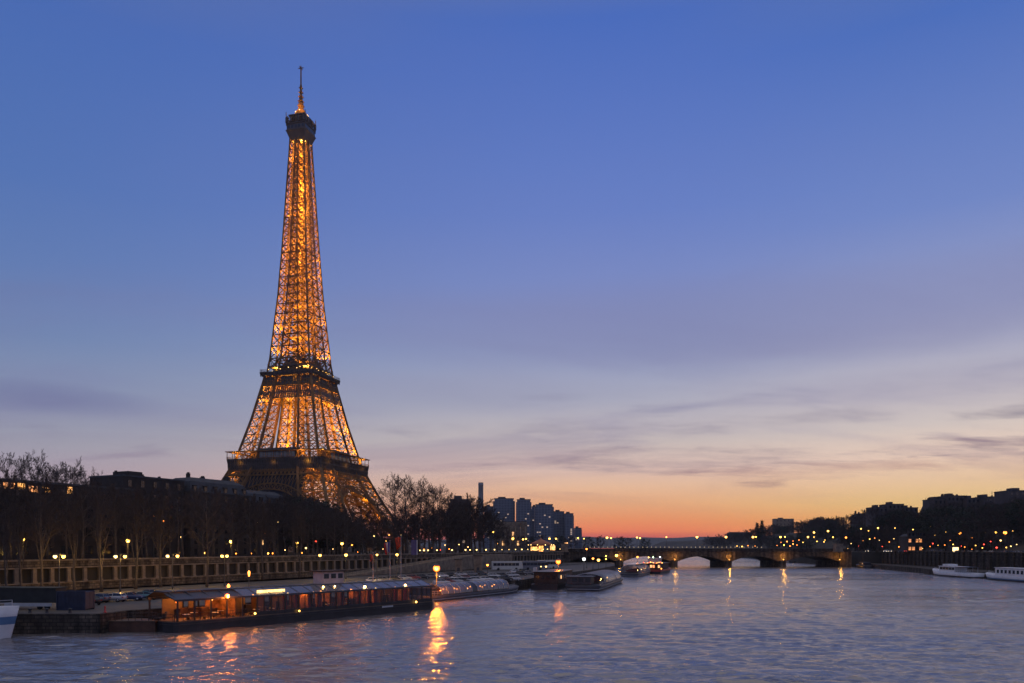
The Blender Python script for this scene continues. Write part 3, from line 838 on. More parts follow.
# ================================================================== BRIDGE
BR = root('stone_bridge', (0, 440, 0), 'low stone arch bridge across the river with lamplit piers', 'bridge')
PX = [30.5, 61, 91.5, 122, 152.5, 187.0]
BY = 34.0
G_pier = glow('pier_lamp', (1.0, .42, .05), 1.8)
G_rail = glow('railing_lamp', (1.0, .72, .35), 1.5)
def arch_span(x0, x1):
    mb = MB(); n = 20; f, g = [], []
    for i in range(n + 1):
        t = i / n; x = x0 + (x1 - x0) * t
        z = 3.2 + 3.0 * (1 - (2 * t - 1) ** 2)
        f.append((x, z))
    for (xa, za), (xb, zb) in zip(f, f[1:]):
        mb.add([(xa, 0, za), (xb, 0, zb), (xb, 0, 8.6), (xa, 0, 8.6), (xa, BY, za), (xb, BY, zb), (xb, BY, 8.6), (xa, BY, 8.6)],
               [(0, 1, 2, 3), (5, 4, 7, 6), (0, 4, 5, 1), (3, 2, 6, 7)])
        # ring of voussoirs standing proud
        mb.add([(xa, -.15, za), (xb, -.15, zb), (xb, -.15, zb + .8), (xa, -.15, za + .8), (xa, 0, za), (xb, 0, zb), (xb, 0, zb + .8), (xa, 0, za + .8)],
               [(0, 1, 2, 3), (3, 2, 6, 7), (1, 0, 4, 5)])
    return mb
for i in range(5):
    a = PX[i] + 1.8; b = PX[i + 1] - (1.8 if i < 4 else 2.5)
    arch_span(a, b).build('arch_span', M_stone, BR)
for i, x in enumerate(PX):
    w = 1.8 if 0 < i < 5 else 3.0
    mb = MB()
    if 0 < i < 5:
        mb.prism([(x - w, 0), (x - w * .95, -1.2), (x - w * .6, -2.4), (x, -2.9), (x + w * .6, -2.4), (x + w * .95, -1.2), (x + w, 0), (x + w, BY), (x + w * .5, BY + 2.5), (x - w * .5, BY + 2.5), (x - w, BY)], -2, 3.3)
        mb.prism([(x - w - .2, -.2), (x - w * .6, -2.6), (x, -3.1), (x + w * .6, -2.6), (x + w + .2, -.2)], 3.3, 3.9)
        mb.box((x, BY / 2, 5.9), (2 * w, BY + .3, 5.4)); 
    else:
        xx = x - 1.2 if i == 0 else x + .8
        mb.box((xx, BY / 2 - .3, 3.3), (6.5, BY + 1.6, 10.6))
    mb.build('pier', M_stone, BR)
    if 0 < i < 5:   # carved wreath above each pier
        e = MB(); 
        for k in range(12):
            a0, a1 = k * math.tau / 12, (k + 1) * math.tau / 12
            e.bar((x + 1.25 * math.cos(a0), -.35, 6.3 + 1.25 * math.sin(a0)), (x + 1.25 * math.cos(a1), -.35, 6.3 + 1.25 * math.sin(a1)), .45)
        e.bar((x - .9, -.4, 6.6), (x, -.45, 6.2), .5); e.bar((x + .9, -.4, 6.6), (x, -.45, 6.2), .5); e.ball((x, -.5, 6.6), .35, 6, 4)
        e.build('carved_wreath', M_stone_pale, BR)
MB().box((108, BY / 2, 8.9), (166, BY + 1.4, .6)).build('cornice', M_stone_dark, BR)
MB().box((108, .2, 9.75), (166, .5, 1.1)).box((108, .2, 10.42), (166, .75, .24)).build('parapet', M_stone_dark, BR)  # darker stone paints in the shade above the lamplit spandrels
MB().box((108, BY - .2, 9.75), (166, .5, 1.1)).build('parapet', M_stone_dark, BR)
MB().box((108, BY / 2, 9.22), (166, BY - 1.2, .04)).build('roadway', M_asphalt, BR)
ped = MB().ball((0, 0, 0), 0.16, 6, 4).mesh('railing_lamp', G_rail)
pst = MB().bar((0, 0, -.9), (0, 0, -.15), .1).mesh('lamp_stem', M_pole)
for i in range(44):
    px = 590 + i * 4.4
    if px > 765: break
    o = link('railing_lamp', ped, BR, (at(px, 440.2), .3, 11.35)); link('lamp_stem', pst, o, (0, 0, 0))
for i in (1, 2, 3, 4, 5):
    x = PX[i] if i < 5 else PX[5] - 2.9
    o = MB().ball((x, -1.9, 4.35), .36, 6, 4).build('pier_floodlight', G_pier, BR)
    l = bpy.data.lights.new('pier_floodlight', 'POINT'); l.energy = 800; l.color = (1, .42, .05); l.specular_factor = .05; l.shadow_soft_size = .3
    link('pier_floodlight', l, BR, (x, -3.4, 5.8))
# equestrian statues on pylons at the bridge ends
def equestrian(x, y, zb, label, face=1):
    S = root('equestrian_statue', (x, y, zb), label, 'statue')
    MB().box((0, 0, 2.2), (3.6, 4.6, 4.4)).box((0, 0, 4.55), (4.1, 5.1, .4)).box((0, 0, .3), (4.3, 5.3, .6)).build('pedestal', M_stone_pale, S)
    h = MB()   # one continuous horse-and-leader figure
    f = face
    h.tube([(0, -1.1, 7.0), (0, -.5, 7.15), (0, .4, 7.0), (0, 1.1, 7.1)], [.45, .58, .52, .48], 8)
    h.tube([(0, -1.0, 7.2), (0, -1.45, 8.0), (0, -1.6, 8.45)], [.42, .28, .22], 7)
    h.tube([(0, -1.5, 8.45), (0, -2.0, 8.2), (0, -2.2, 8.0)], [.24, .18, .12], 6)
    for sx, ys, ye in ((.25, -.9, -1.3), (-.25, -.9, -.7), (.25, 1.0, 1.2), (-.25, 1.0, .8)):
        h.tube([(sx, ys, 6.9), (sx, (ys + ye) / 2 + .12, 5.9), (sx, ye, 4.75)], [.24, .14, .1], 6)
    h.tube([(0, 1.4, 7.2), (0, 1.8, 6.7), (0, 1.8, 5.9)], [.14, .16, .06], 6)
    h.build('horse', M_dark, S)
    p = MB(); p.tube([(.8, -.6, 4.75), (.8, -.6, 5.7), (.8, -.6, 6.4), (.8, -.6, 6.75)], [.2, .24, .3, .14], 7); p.ball((.8, -.6, 6.95), .19, 7, 5)
    p.tube([(.8, -.6, 6.5), (.5, -1.1, 6.9), (.2, -1.7, 7.7)], [.12, .1, .08], 6); p.build('warrior', M_dark, S)
equestrian(at(838, 437), 437, 8.6, 'dark horse-and-warrior statue on a pale pedestal where the bridge meets the wooded bank')
equestrian(29.5, 437.5, 8.6, 'dark horse-and-warrior statue at the bridge end nearest the tower')

# ================================================================== LAMPS
_lm = {}
def shared(key, f):
    if key not in _lm: _lm[key] = f()
    return _lm[key]
def globe_mesh(r, g): return shared(('g', r, g.name), lambda: MB().ball((0, 0, 0), r, 8, 6).mesh('globe', g))
def cap_mesh(r): return shared(('c', r), lambda: MB().lathe([(r * .3, r * 1.5), (r * 1.25, r * .75), (r * 1.3, r * .62)][::-1], n=8).mesh('lamp_cap', M_pole))
lrnd = random.Random(21)
def lamp(px, py, Y, zb, rowname, text, g=None, r=.32, thick=.09):
    g = g or G_yellow; r = round(r * lrnd.choice((.7, .85, 1.0, 1.2)), 2)
    x, z = at(px, Y), hz(py, Y)
    o = root('street_lamp', (x, Y, zb), None, 'street lamp', rowname)
    H = max(1.2, z - zb)
    MB().lathe([(thick * 2.2, 0), (thick * 2, .5), (thick * 1.2, .8), (thick, H * .5), (thick * .7, H - r * .9)], n=7).build('pole', M_pole, o)
    gl = link('globe', globe_mesh(r, g), o, (0, 0, H)); link('lamp_cap', cap_mesh(r), o, (0, 0, H))
    row(rowname, px, o, text)
    return o
def double_lamp(px0, px1, py, Y, zb, ga, gb):
    xm = at((px0 + px1) / 2, Y); z = hz(py, Y); H = z - zb
    o = root('double_street_lamp', (xm, Y, zb), None, 'street lamp', 'two-headed lamps on the lower quay')
    MB().lathe([(.2, 0), (.18, .6), (.12, 1), (.09, H * .6), (.06, H + .5)], n=8).build('pole', M_pole, o)
    w = (at(px1, Y) - at(px0, Y)) / 2
    for s, g in ((-1, ga), (1, gb)):
        MB().tube([(0, 0, H + .1), (s * w * .4, 0, H + .55), (s * w * .8, 0, H + .55), (s * w, 0, H + .3)], .05, 6).build('arm', M_pole, o)
        l = link('globe', globe_mesh(.34, g), o, (s * w, 0, H)); link('lamp_cap', cap_mesh(.34), o, (s * w, 0, H))
    l = bpy.data.lights.new('lamp_light', 'POINT'); l.energy = 1000; l.color = (1, .55, .10); l.shadow_soft_size = .4
    link('lamp_light', l, o, (0, .8, H - .6))
    row('double', px0, o, 'two-headed lamp post on the lower quay, {n} from the white bow')
for px0, px1, py, Y, ga, gb in ((55, 63.5, 556.5, 146, G_warm, G_yellow), (115.5, 125, 556.5, 158, G_warm, G_yellow), (167.5, 177.5, 556, 168, G_warm, G_yellow), (222, 227, 556, 180, G_yellow, G_yellow)):
    double_lamp(px0, px1, py, Y, ZQ, ga, gb)
T1 = 'yellow lamp among the bare upper street trees, {n} from the white bow'
for px, py, Y in ((23, 539.5, 176), (128, 540.5, 192), (231, 541.5, 226), (297, 543, 262), (342, 543.5, 285)):
    o = lamp(px, py, Y, ZU, 'street lamps among the upper street trees', T1, G_yellow, .42)
    l = bpy.data.lights.new('lamp_light', 'POINT'); l.energy = 200; l.color = (1, .58, .12); l.shadow_soft_size = .4
    link('lamp_light', l, o, (0, -.8, hz(py, Y) - ZU - .6))
T2 = 'small lamp before the mansard block, {n} toward the tower'
for px, py, g in ((153.7, 516.5, G_orange), (163.6, 521, G_orange), (181, 537, G_warm), (257, 523, G_warm), (265, 533, G_orange), (278, 522, G_warm)):
    lamp(px, py, 225 + (px - 150) * .3, ZU, 'small lamps between the tree trunks', T2, g, .2)
T3 = 'single yellow lamp post behind the restaurant boat, {n} toward the bridge'
for px, py, Y in ((320, 555.3, 205), (346, 555, 220), (377, 554.8, 190), (397, 554.6, 196)):
    o = lamp(px, py, Y, ZQ, 'single lamps on the lower quay', T3, G_yellow, .36)
    l = bpy.data.lights.new('lamp_light', 'POINT'); l.energy = 800; l.color = (1, .58, .12); l.shadow_soft_size = .4
    link('lamp_light', l, o, (0, .8, hz(py, Y) - ZQ - .6))
T4 = 'light among the dark trees below the tower legs, {n} toward the bridge'
for px, py, g in ((246, 556, G_yellow), (256, 556, G_yellow), (262, 556, G_warm), (277, 556, G_orange), (306, 548, G_warm), (316, 541, G_red), (331, 536, G_orange), (373, 529.5, G_orange), (374, 536, G_warm), (389, 535, G_yellow), (401, 535, G_warm), (431, 535.5, G_yellow), (418.6, 544.5, G_yellow), (432, 548, G_orange), (445, 545, G_warm), (459, 544.5, G_warm)):
    lamp(px, py, 300 + (px - 246) * .35, ZU, 'lamps below the tower', T4, g, .34)
for px, py, g, Y in ((204, 553, G_yellow, 215), (236, 553.5, G_orange, 232), (251, 554.5, G_orange, 240), (268, 555, G_yellow, 246), (273, 554.6, G_orange, 247), (285, 550, G_warm, 262), (302, 554, G_orange, 262), (333, 549, G_warm, 290), (352, 545, G_orange, 300), (358, 552, G_orange, 296), (383, 549, G_warm, 305), (386, 541, G_yellow, 325), (408, 551, G_yellow, 305), (413, 548.5, G_orange, 312), (424, 549, G_orange, 315), (440, 550, G_red, 322), (449, 549, G_orange, 330), (456, 539, G_yellow, 350), (468, 547, G_warm, 350)):  # added posts stand in for car headlights and windows among the trees
    lamp(px, py, Y, ZU, 'lamps below the tower', T4, g, .24)
T5 = 'warm white globe lamp along the quay parapet, {n} toward the bridge'
for px in (420, 424, 428, 437, 452, 465.5, 470, 476.6, 486, 494.5, 502, 509, 515.5, 521.8, 527.8, 533, 538, 543.3, 547.5, 560):
    a = (px - 512) / FPX; d = (W0.x - a * W0.y) / (a * WD.y - WD.x); d = max(60, min(290, d))
    Y = W0.y + WD.y * d - .6
    lamp(px, 553.4, Y, 9.2, 'globe lamps along the quay parapet', T5, G_warm, .26, .06)
T6 = 'yellow lamp at the foot of the far high-rises, {n} from the chimney'
for px, py, r in ((476.5, 531, .5), (493, 532, .6), (497, 543.6, .4), (513, 538.6, .75), (523, 539.3, .45), (526, 538.8, .45), (549.5, 538.6, .6), (556, 538.6, .6), (578, 538, .42), (584, 538.6, .42)):
    lamp(px, py, 425, ZU, 'lamps at the bridge approach', T6, G_yellow, r)
T7 = 'amber lamp at the landing stages below the bridge approach, {n} toward midstream'
for px, py, Y, g, r in ((586.6, 549, 330, G_orange, .42), (584, 559, 300, G_white, .5), (593, 558.5, 300, G_orange, .4), (598.5, 560, 305, G_yellow, .65), (606, 559, 320, G_yellow, .38), (606, 556, 330, G_yellow, .35), (616.5, 555.5, 335, G_yellow, .5), (637.5, 557, 350, G_orange, .5), (541, 566.5, 270, G_warm, .3), (546, 566.5, 272, G_warm, .3), (487.5, 565, 250, G_orange, .3)):
    lamp(px, py, Y, ZQ if px < 612 else 1.5, 'lamps at the landing stages', T7, g, r)
T8 = 'tall yellow lamp standing on the stone bridge, {n} from the tower side'
for px, py in ((607, 537.6), (611, 538), (637, 537.4), (640, 538), (666.4, 537), (697, 537), (726, 537), (753, 537), (756, 536.8), (780.5, 537), (785, 536.8), (808, 537)):
    lamp(px, py, 443, 9.25, 'tall lamps on the bridge', T8, G_yellow, .52, .12)
# the two fierce lamps on the quay
for px, py, Y, lab in ((436.5, 568.3, 166, 'fierce orange lamp on a post between the restaurant boat and the glass-roofed boat'), (558.3, 561.8, 235, 'fierce orange lamp on a post behind the dark houseboat')):
    o = root('quay_lamp', (at(px, Y), Y, ZQ), lab, 'street lamp')
    H = hz(py, Y) - ZQ
    MB().lathe([(.2, 0), (.18, .6), (.1, 1), (.07, H - .3)], n=8).build('pole', M_pole, o)
    link('globe', globe_mesh(.72, G_sodium), o, (0, 0, H)); link('lamp_cap', cap_mesh(.62), o, (0, 0, H + .1))
    l = bpy.data.lights.new('quay_lamp', 'POINT'); l.energy = 16000 if px < 500 else 2200; l.color = (1, .25, .018); l.shadow_soft_size = .5
    link('lamp_light', l, o, (0, -.55, H - .1))
for px, py, Y, g, lab in ((249, 574, 166, G_orange, 'orange lantern on a post rising behind the restaurant boat roof'), (228.5, 588, 135, G_orange, 'small orange lantern between the restaurant boat and the quay cars')):
    o = root('quay_lantern', (at(px, Y), Y, ZQ), lab, 'lantern')
    H = hz(py, Y) - ZQ
    MB().lathe([(.14, 0), (.1, .5), (.06, max(.6, H - .3))], n=7).build('pole', M_pole, o)
    MB().lathe([(.14, -.5), (.26, .35), (.26, .4), (.08, .7)], n=6, smooth=False).build('lantern_glass', g, o, (0, 0, H))
# right bank lamps
T9 = 'amber lamp among the dark trees of the far bank, {n} from the bridge end'
RL_ = [(814, 532.4, 430, .5), (814, 537, 520, .5), (828, 531, 520, .55), (833, 537.2, 500, .5), (839, 538.6, 480, .45), (846, 537.5, 470, .45), (861, 528.7, 470, .55), (868.5, 531, 480, .5), (878, 528, 460, .55), (895, 528, 450, .28), (873.6, 521, 560, .3), (908.6, 533.6, 430, .32), (913, 529.5, 440, .28), (930, 526, 440, .26), (935, 535, 420, .26), (938.4, 529, 430, .26), (945.6, 532, 410, .26), (960, 533, 370, .55), (968, 532.5, 380, .24), (972, 537.5, 370, .3), (985, 532.5, 370, .22), (996, 532.3, 360, .34), (1005, 532.7, 345, .6), (1013, 531, 340, .2)]
for px, py, Y, r in RL_:
    g = G_orange if px in (839, 846, 960, 1005, 972) else G_yellow
    x = at(px, Y); lamp(px, py, Y, min(hz(py, Y) - 2.5, max(8.6, hill_z(x, Y) if x - riverside(Y) > 26 else 8.6)), 'lamps on the wooded bank', T9, g, r)
T11 = 'small coloured light along the far quay road, {n} from the bridge end'
r5 = random.Random(12)
for k in range(34):
    px = 848 + k * 5.1 + r5.uniform(-2, 2); py = r5.choice((539, 541, 543.5, 545.5, 547, 548.5)) + r5.uniform(-1, 1)
    ya, yb = 200.0, 470.0
    for _ in range(40):
        Y = (ya + yb) / 2
        if at(px, Y) - riverside(Y) > 2.6 + (k % 3) * .6: yb = Y
        else: ya = Y
    lamp(px, py, Y, 8.6, 'small lights along the far road', T11, r5.choice((G_orange, G_orange, G_yellow, G_warm, G_red)), r5.uniform(.16, .28), .05)
T10 = 'tiny amber lamp along the road beyond the bridge, {n} from midstream'
rr = random.Random(8)
for px, py in ((737, 546), (742, 546.5), (748, 545.5), (755, 546), (777, 545.5), (781, 542.2), (784, 545), (787, 541.5), (793, 541), (793, 544), (799, 540), (803, 542.3), (817, 541.3), (824, 541.8), (825, 540), (834, 546.5), (790, 546), (797, 545)):
    lamp(px, py, 560 + rr.uniform(-30, 60), 8.6, 'tiny lamps beyond the bridge', T10, G_orange if rr.random() < .6 else G_yellow, .34, .12)
for k, lst in rows.items():
    lst.sort(key=lambda t: t[0])
    for i, (_, o, text) in enumerate(lst): o['label'] = text.format(n=nth(i))
rows.clear()
# ================================================================== BUILDINGS
M_facade = mat('dark_facade_stone', (0.055, 0.047, 0.043), 0.85, 0.35, 0.25, 7, bump=.3)  # dark stone colour with random mottling
M_facade2 = mat('dark_render', (0.036, 0.031, 0.030), 0.85, 0.35, 0.2, 7)
M_silh = mat('weathered_block_wall', (0.075, 0.068, 0.072), 0.85, 0.35, 0.12, 7)
def block(name, corner, d, length, depth, z0, z1, floors, bays, label, wall=M_facade, roof='mansard', lit=(), cat='building', win=(1.1, 1.9), group=None, chimneys=3, rnd_=None, gable_win=0, roofm=None, litm=None, sill=True):
    """corner: start of the facade; d: direction of the facade; the facade looks to the right of d"""
    d = Vector((d[0], d[1], 0)).normalized()
    B = root(name, (corner[0], corner[1], z0), label, cat, group, rz=math.atan2(d.y, d.x))
    H = z1 - z0; rh = min(5.0, H * .2) if roof == 'mansard' else 0.0
    hw = H - rh
    w = MB(); w.box((length / 2, depth / 2, hw / 2), (length, depth, hw))
    for f in range(1, floors): w.box((length / 2, -.1, hw * f / floors - .15), (length, .2, .25)) if f in (1, floors - 1) else None
    w.build('wall', wall, B)
    rm = roofm or M_zinc
    if roof == 'mansard':
        MB().box((length / 2, depth / 2, hw + .15), (length + .7, depth + .7, .3)).build('cornice', wall, B)
        r = MB(); i1, i2 = 1.3, 3.6
        def fr(z0_, a, z1_, b):
            q = lambda k: [(k, k), (length - k, k), (length - k, depth - k), (k, depth - k)]
            vs = [(x, y, z0_) for x, y in q(a)] + [(x, y, z1_) for x, y in q(b)]
            r.add(vs, [(4, 5, 6, 7), (0, 1, 5, 4), (1, 2, 6, 5), (2, 3, 7, 6), (3, 0, 4, 7)])
        fr(hw + .3, 0.1, hw + rh * .72, i1); fr(hw + rh * .72, i1, H, min(i2, depth * .4))
        RF = r.build('roof', rm, B)
        dm = MB().box((0, .5, .9), (1.35, 1.3, 1.8)).box((0, .45, 1.9), (1.6, 1.5, .22)).mesh('dormer', wall)
        pn = MB().box((0, -.17, .9), (.95, .08, 1.35)).mesh('pane', M_glassd)
        pl = MB().box((0, -.17, .9), (.95, .08, 1.35)).mesh('pane', litm or G_winwarm)
        nd = max(2, bays)
        for i in range(nd):
            o = link('dormer', dm, B, (length * (i + .5) / nd, .35, hw + .35)); link('pane', pl if ('d', i) in lit else pn, o, (0, 0, 0))
    else:
        RF = MB().box((length / 2, depth / 2, H + .25), (length + .3, depth + .3, .5)).build('roof', rm, B)
        MB().box((length * .35, depth * .5, H + 1.3), (length * .22, depth * .4, 1.6)).build('roof_house', wall, B)
    rr = rnd_ or random.Random(int(length * 37 + z1 * 11))
    for i in range(chimneys):
        x = length * (i + .5 + rr.uniform(-.2, .2)) / chimneys
        yc = depth * rr.uniform(.35, .75); cw, chh = rr.uniform(1.0, 2.6), rr.uniform(1.0, 2.2)
        c = MB().box((x, yc, H + chh / 2 - .4), (.55, cw, chh))
        for k in range(int(cw / .4)): c.box((x, yc - cw / 2 + .25 + .4 * k, H + chh - .4 + .2), (.2, .2, .42))
        c.build('chimney', M_facade2, B)
    fh = hw / floors
    wm = shared(('w', win, wall.name), lambda: MB().box((0, -.04, 0), (win[0] + .3, .12, win[1] + .3)).mesh('window', wall))
    pm = shared(('p', win), lambda: MB().box((-win[0] * .26, -.115, 0), (win[0] * .44, .03, win[1])).box((win[0] * .26, -.115, 0), (win[0] * .44, .03, win[1])).mesh('pane', M_glassd))
    lm = shared(('l', win, (litm or G_winwarm).name), lambda: MB().box((-win[0] * .26, -.115, 0), (win[0] * .44, .03, win[1])).box((win[0] * .26, -.115, 0), (win[0] * .44, .03, win[1])).mesh('pane', litm or G_winwarm))
    for f in range(floors):
        for i in range(bays):
            o = link('window', wm, B, (length * (i + .5) / bays, 0, fh * (f + .52))); link('pane', lm if (f, i) in lit else pm, o, (0, 0, 0))
        for i in range(gable_win):
            o = link('window', wm, B, (0, depth * (i + .5) / gable_win, fh * (f + .52)), rz=R(-90)); link('pane', lm if (f, 100 + i) in lit else pm, o, (0, 0, 0))
    return B
LF = Vector((-99.0, 240.0, 0))
def fl(t, off=0): p = LF + WD * t + WN_ * off; return (p.x, p.y)
wd = (WD.x, WD.y)
block('apartment_block', fl(0), wd, 25, 14, ZU, 33.6, 6, 6, 'tall mansard-roofed stone apartment block next to the tower with a row of dormers', chimneys=3, gable_win=0)
block('apartment_block', fl(-22, 2), wd, 21.5, 14, ZU, 31.8, 6, 5, 'flat-roofed dark apartment block beside the mansard block with dormers', wall=M_facade2, roof='flat', chimneys=3)
MU = block('museum_building', fl(-92, -4), wd, 69, 22, ZU, 27.5, 4, 12, 'long low dark building with a broken strip of glowing orange attic glazing', wall=M_facade2, roof='flat', roofm=M_dark, chimneys=0, win=(3.2, 2.2))
rr = random.Random(3)
x = 18.0
while x < 50:
    w_ = rr.uniform(1.0, 3.4)
    if x < 43 or x > 48: MB().box((x + w_ / 2, -.08, 27.5 - ZU - 1.1 - rr.uniform(0, .5)), (w_, .1, rr.uniform(.7, 1.7))).build('attic_window', glow('attic_glow_%d' % (int(x) % 3), (1.0, (.42, .30, .36)[int(x) % 3], .07), (2.2, 1.0, 1.5)[int(x) % 3], .6, .6), MU)
    x += w_ + rr.uniform(.15, 1.2)
block('apartment_block', fl(36, 14), wd, 24, 14, ZU, 32.5, 6, 6, 'dark mansard block half hidden by trees right in front of the tower', chimneys=3, lit={(1, 2)})
# far side of the left bank
def hi_mat():
    m = bpy.data.materials.new('hazed_highrise_facade'); m.use_nodes = True
    t = m.node_tree; N, L = t.nodes, t.links; p = N['Principled BSDF']; p.inputs['Roughness'].default_value = .5
    g = N.new('ShaderNodeTexCoord'); s = N.new('ShaderNodeSeparateXYZ'); L.new(g.outputs['Object'], s.inputs[0])
    ad = N.new('ShaderNodeMath'); ad.operation = 'ADD'; L.new(s.outputs[0], ad.inputs[0]); L.new(s.outputs[1], ad.inputs[1])
    c = N.new('ShaderNodeCombineXYZ'); L.new(ad.outputs[0], c.inputs[0]); L.new(s.outputs[2], c.inputs[1])
    b = N.new('ShaderNodeTexBrick'); b.offset = 0; b.inputs['Scale'].default_value = .16; b.inputs['Mortar Size'].default_value = .07; b.inputs['Brick Width'].default_value = .9; b.inputs['Row Height'].default_value = .5
    b.inputs['Color1'].default_value = (.035, .05, .08, 1); b.inputs['Color2'].default_value = (.06, .08, .12, 1); b.inputs['Mortar'].default_value = (.13, .16, .21, 1)  # blue of the distant air put into the facade colours
    L.new(c.outputs[0], b.inputs['Vector']); L.new(b.outputs['Color'], p.inputs['Base Color'])
    return m
M_hi = hi_mat()
hw_ = MB().box((0, 0, 0), (3.0, .3, 2.0)).mesh('lit_window', glow('lit_window_far', (1.0, .66, .36), .4))
def highrise(px0, px1, pytop, Y, label, steps=0, nlit=12, depth=24, wall=None):
    x0, x1 = at(px0, Y), at(px1, Y); zt = hz(pytop, Y); w = x1 - x0
    B = root('high_rise', ((x0 + x1) / 2, Y, 7.6), label, 'tower block', 'far high-rise towers')
    H = zt - 7.6
    mb = MB().box((0, depth / 2, H / 2), (w * .86, depth, H)).box((-w * .44, depth / 2, H * .48), (w * .12, depth * .8, H * .96)).box((w * .44, depth / 2, H * .48), (w * .12, depth * .8, H * .96))
    mb.build('wall', wall or M_hi, B)
    MB().box((0, depth / 2, H + .8), (w * .9, depth * 1.02, 1.6)).box((-w * .1, depth / 2, H + 3), (w * .34, depth * .5, 3.2)).build('roof', M_dark, B)
    r = random.Random(int(px0 * 13))
    seen = set()
    for i in range(nlit):
        q = (r.randrange(max(2, int(w * .8 / 4.5))), r.randrange(2, int(H * .8 / 3.2)))
        if q in seen: continue
        seen.add(q)
        link('lit_window', hw_, B, (-w * .40 + q[0] * 4.5 + 2.2, -.12, q[1] * 3.2 + 1.5))
    return B
highrise(493, 515, 499, 1500, 'broad blue-grey high-rise, the one nearest the tall chimney', nlit=16)
highrise(516, 531.5, 500, 1480, 'blue-grey high-rise with a slim dark side, just past the broad one', nlit=12)
highrise(531.5, 538, 507, 1560, 'narrow shadowed high-rise squeezed between two wider blocks', nlit=4)
highrise(534.5, 554, 505, 1470, 'wide high-rise with vertical ribs in the middle of the cluster', nlit=12)
highrise(553, 565, 512, 1520, 'shorter flat-topped high-rise on the river side of the ribbed one', nlit=6)
highrise(564.5, 574, 514, 1500, 'slab-like high-rise at the river end of the cluster', nlit=6)
highrise(574.5, 582, 528.5, 1560, 'small low block at the very end of the high-rise cluster', nlit=3)
highrise(448.5, 470, 501, 620, 'plain dark brown tower block behind the big bare trees', nlit=3, wall=M_silh)
highrise(484, 494, 507, 1450, 'squat pale-topped block at the foot of the tall chimney', nlit=5)
CH = root('chimney_stack', (at(480.8, 1500), 1500, 7.6), 'tall slender boiler chimney rising above the high-rise cluster', 'chimney')
H = hz(483, 1500) - 7.6
MB().lathe([(5.4, 0), (5.0, H * .5), (4.8, H - 4), (5.1, H - 3.9), (5.1, H - 2), (4.6, H - 1.9), (4.6, H)], n=16).build('shaft', mat('pale_concrete', (.3, .31, .33), .8, .2, .05), CH)
MB().lathe([(5.2, H), (5.2, H + .7)], n=16).build('rim', M_dark, CH)
# pale arcaded building at the bridge approach
AB = root('arcaded_building', (at(494, 690), 690, ZU), 'pale arcaded stone building below the high-rise cluster', 'building')
Lw = at(527, 690) - at(494, 690); Hh = hz(522, 690) - ZU
MB().box((Lw / 2, 8, Hh / 2), (Lw, 14, Hh)).box((Lw / 2, 8, Hh - 2.2), (Lw + 1, 15, .6)).build('wall', M_stone_pale, AB)
MB().box((Lw / 2, 8, Hh + .35), (Lw - .5, 13.6, .7)).build('roof', M_zinc, AB)
for i in range(7): MB().lathe([(.8, 0), (.65, 1), (.55, Hh - 4)], n=8).build('column', M_stone_pale, AB, (Lw * (i + .3) / 6.6, -.3, 0))
for f in range(2):
    for i in range(6): MB().box((0, 0, 0), (1.7, .2, 4)).build('window', G_winwarm if (f, i) in ((0, 1), (0, 4), (1, 3)) else M_glassd, AB, (Lw * (i + .8) / 6.6, .95, 6 + f * 8))
# lit merry-go-round style pavilion at the bridge end
PV = root('lit_pavilion', (at(541, 418), 418, ZU), 'round festively lit pavilion glowing orange at the bridge approach', 'pavilion')
MB().lathe([(6.0, 0), (6.0, .5), (5.8, .55)], n=20).build('floor', M_stone, PV)
MB().lathe([(6.6, 3.7), (6.7, 4.5), (3.2, 6.0), (.4, 7.2), (.1, 8)], n=20).build('canopy', mat('striped_canvas', (.42, .16, .08), .7, .3, .5), PV)
for i in range(10):
    a = i * math.tau / 10
    MB().bar((5.7 * math.cos(a), 5.7 * math.sin(a), .5), (5.7 * math.cos(a), 5.7 * math.sin(a), 3.8), .16).build('post', M_pole, PV)
    MB().ball((6.75 * math.cos(a), 6.75 * math.sin(a), 4.1), .22, 6, 4).build('bulb', G_warm, PV)
MB().lathe([(1.2, .5), (1.2, 3.6)], n=14).build('core', glow('glowing_core', (1, .4, .09), 2, .7, .7), PV)  # core that emits its own orange glow
for px, py, Y, lab, w in ((534, 545, 420, 'orange lit kiosk beside the round pavilion', 4.5), (566, 540, 470, 'slim tower-like kiosk glowing orange past the round pavilion', 2.5), (552.5, 543.5, 425, 'small white-lit stall on the bridge side of the round pavilion', 3.4)):
    K = root('kiosk', (at(px, Y), Y, ZU), lab, 'kiosk'); h = max(2.6, hz(py, Y) - ZU - .3)
    MB().box((0, 0, h / 2), (w, 3, h)).build('wall', M_facade, K)
    MB().prism([(-w / 2 - .4, -1.9), (w / 2 + .4, -1.9), (w / 2 + .4, 1.9), (-w / 2 - .4, 1.9)], h, h + .25).build('roof', M_dark, K)
    MB().box((0, -1.52, h * .55), (w * .8, .06, h * .55)).build('window', glow('kiosk_light', (1, .45, .12), 1.8, .5, .8), K)
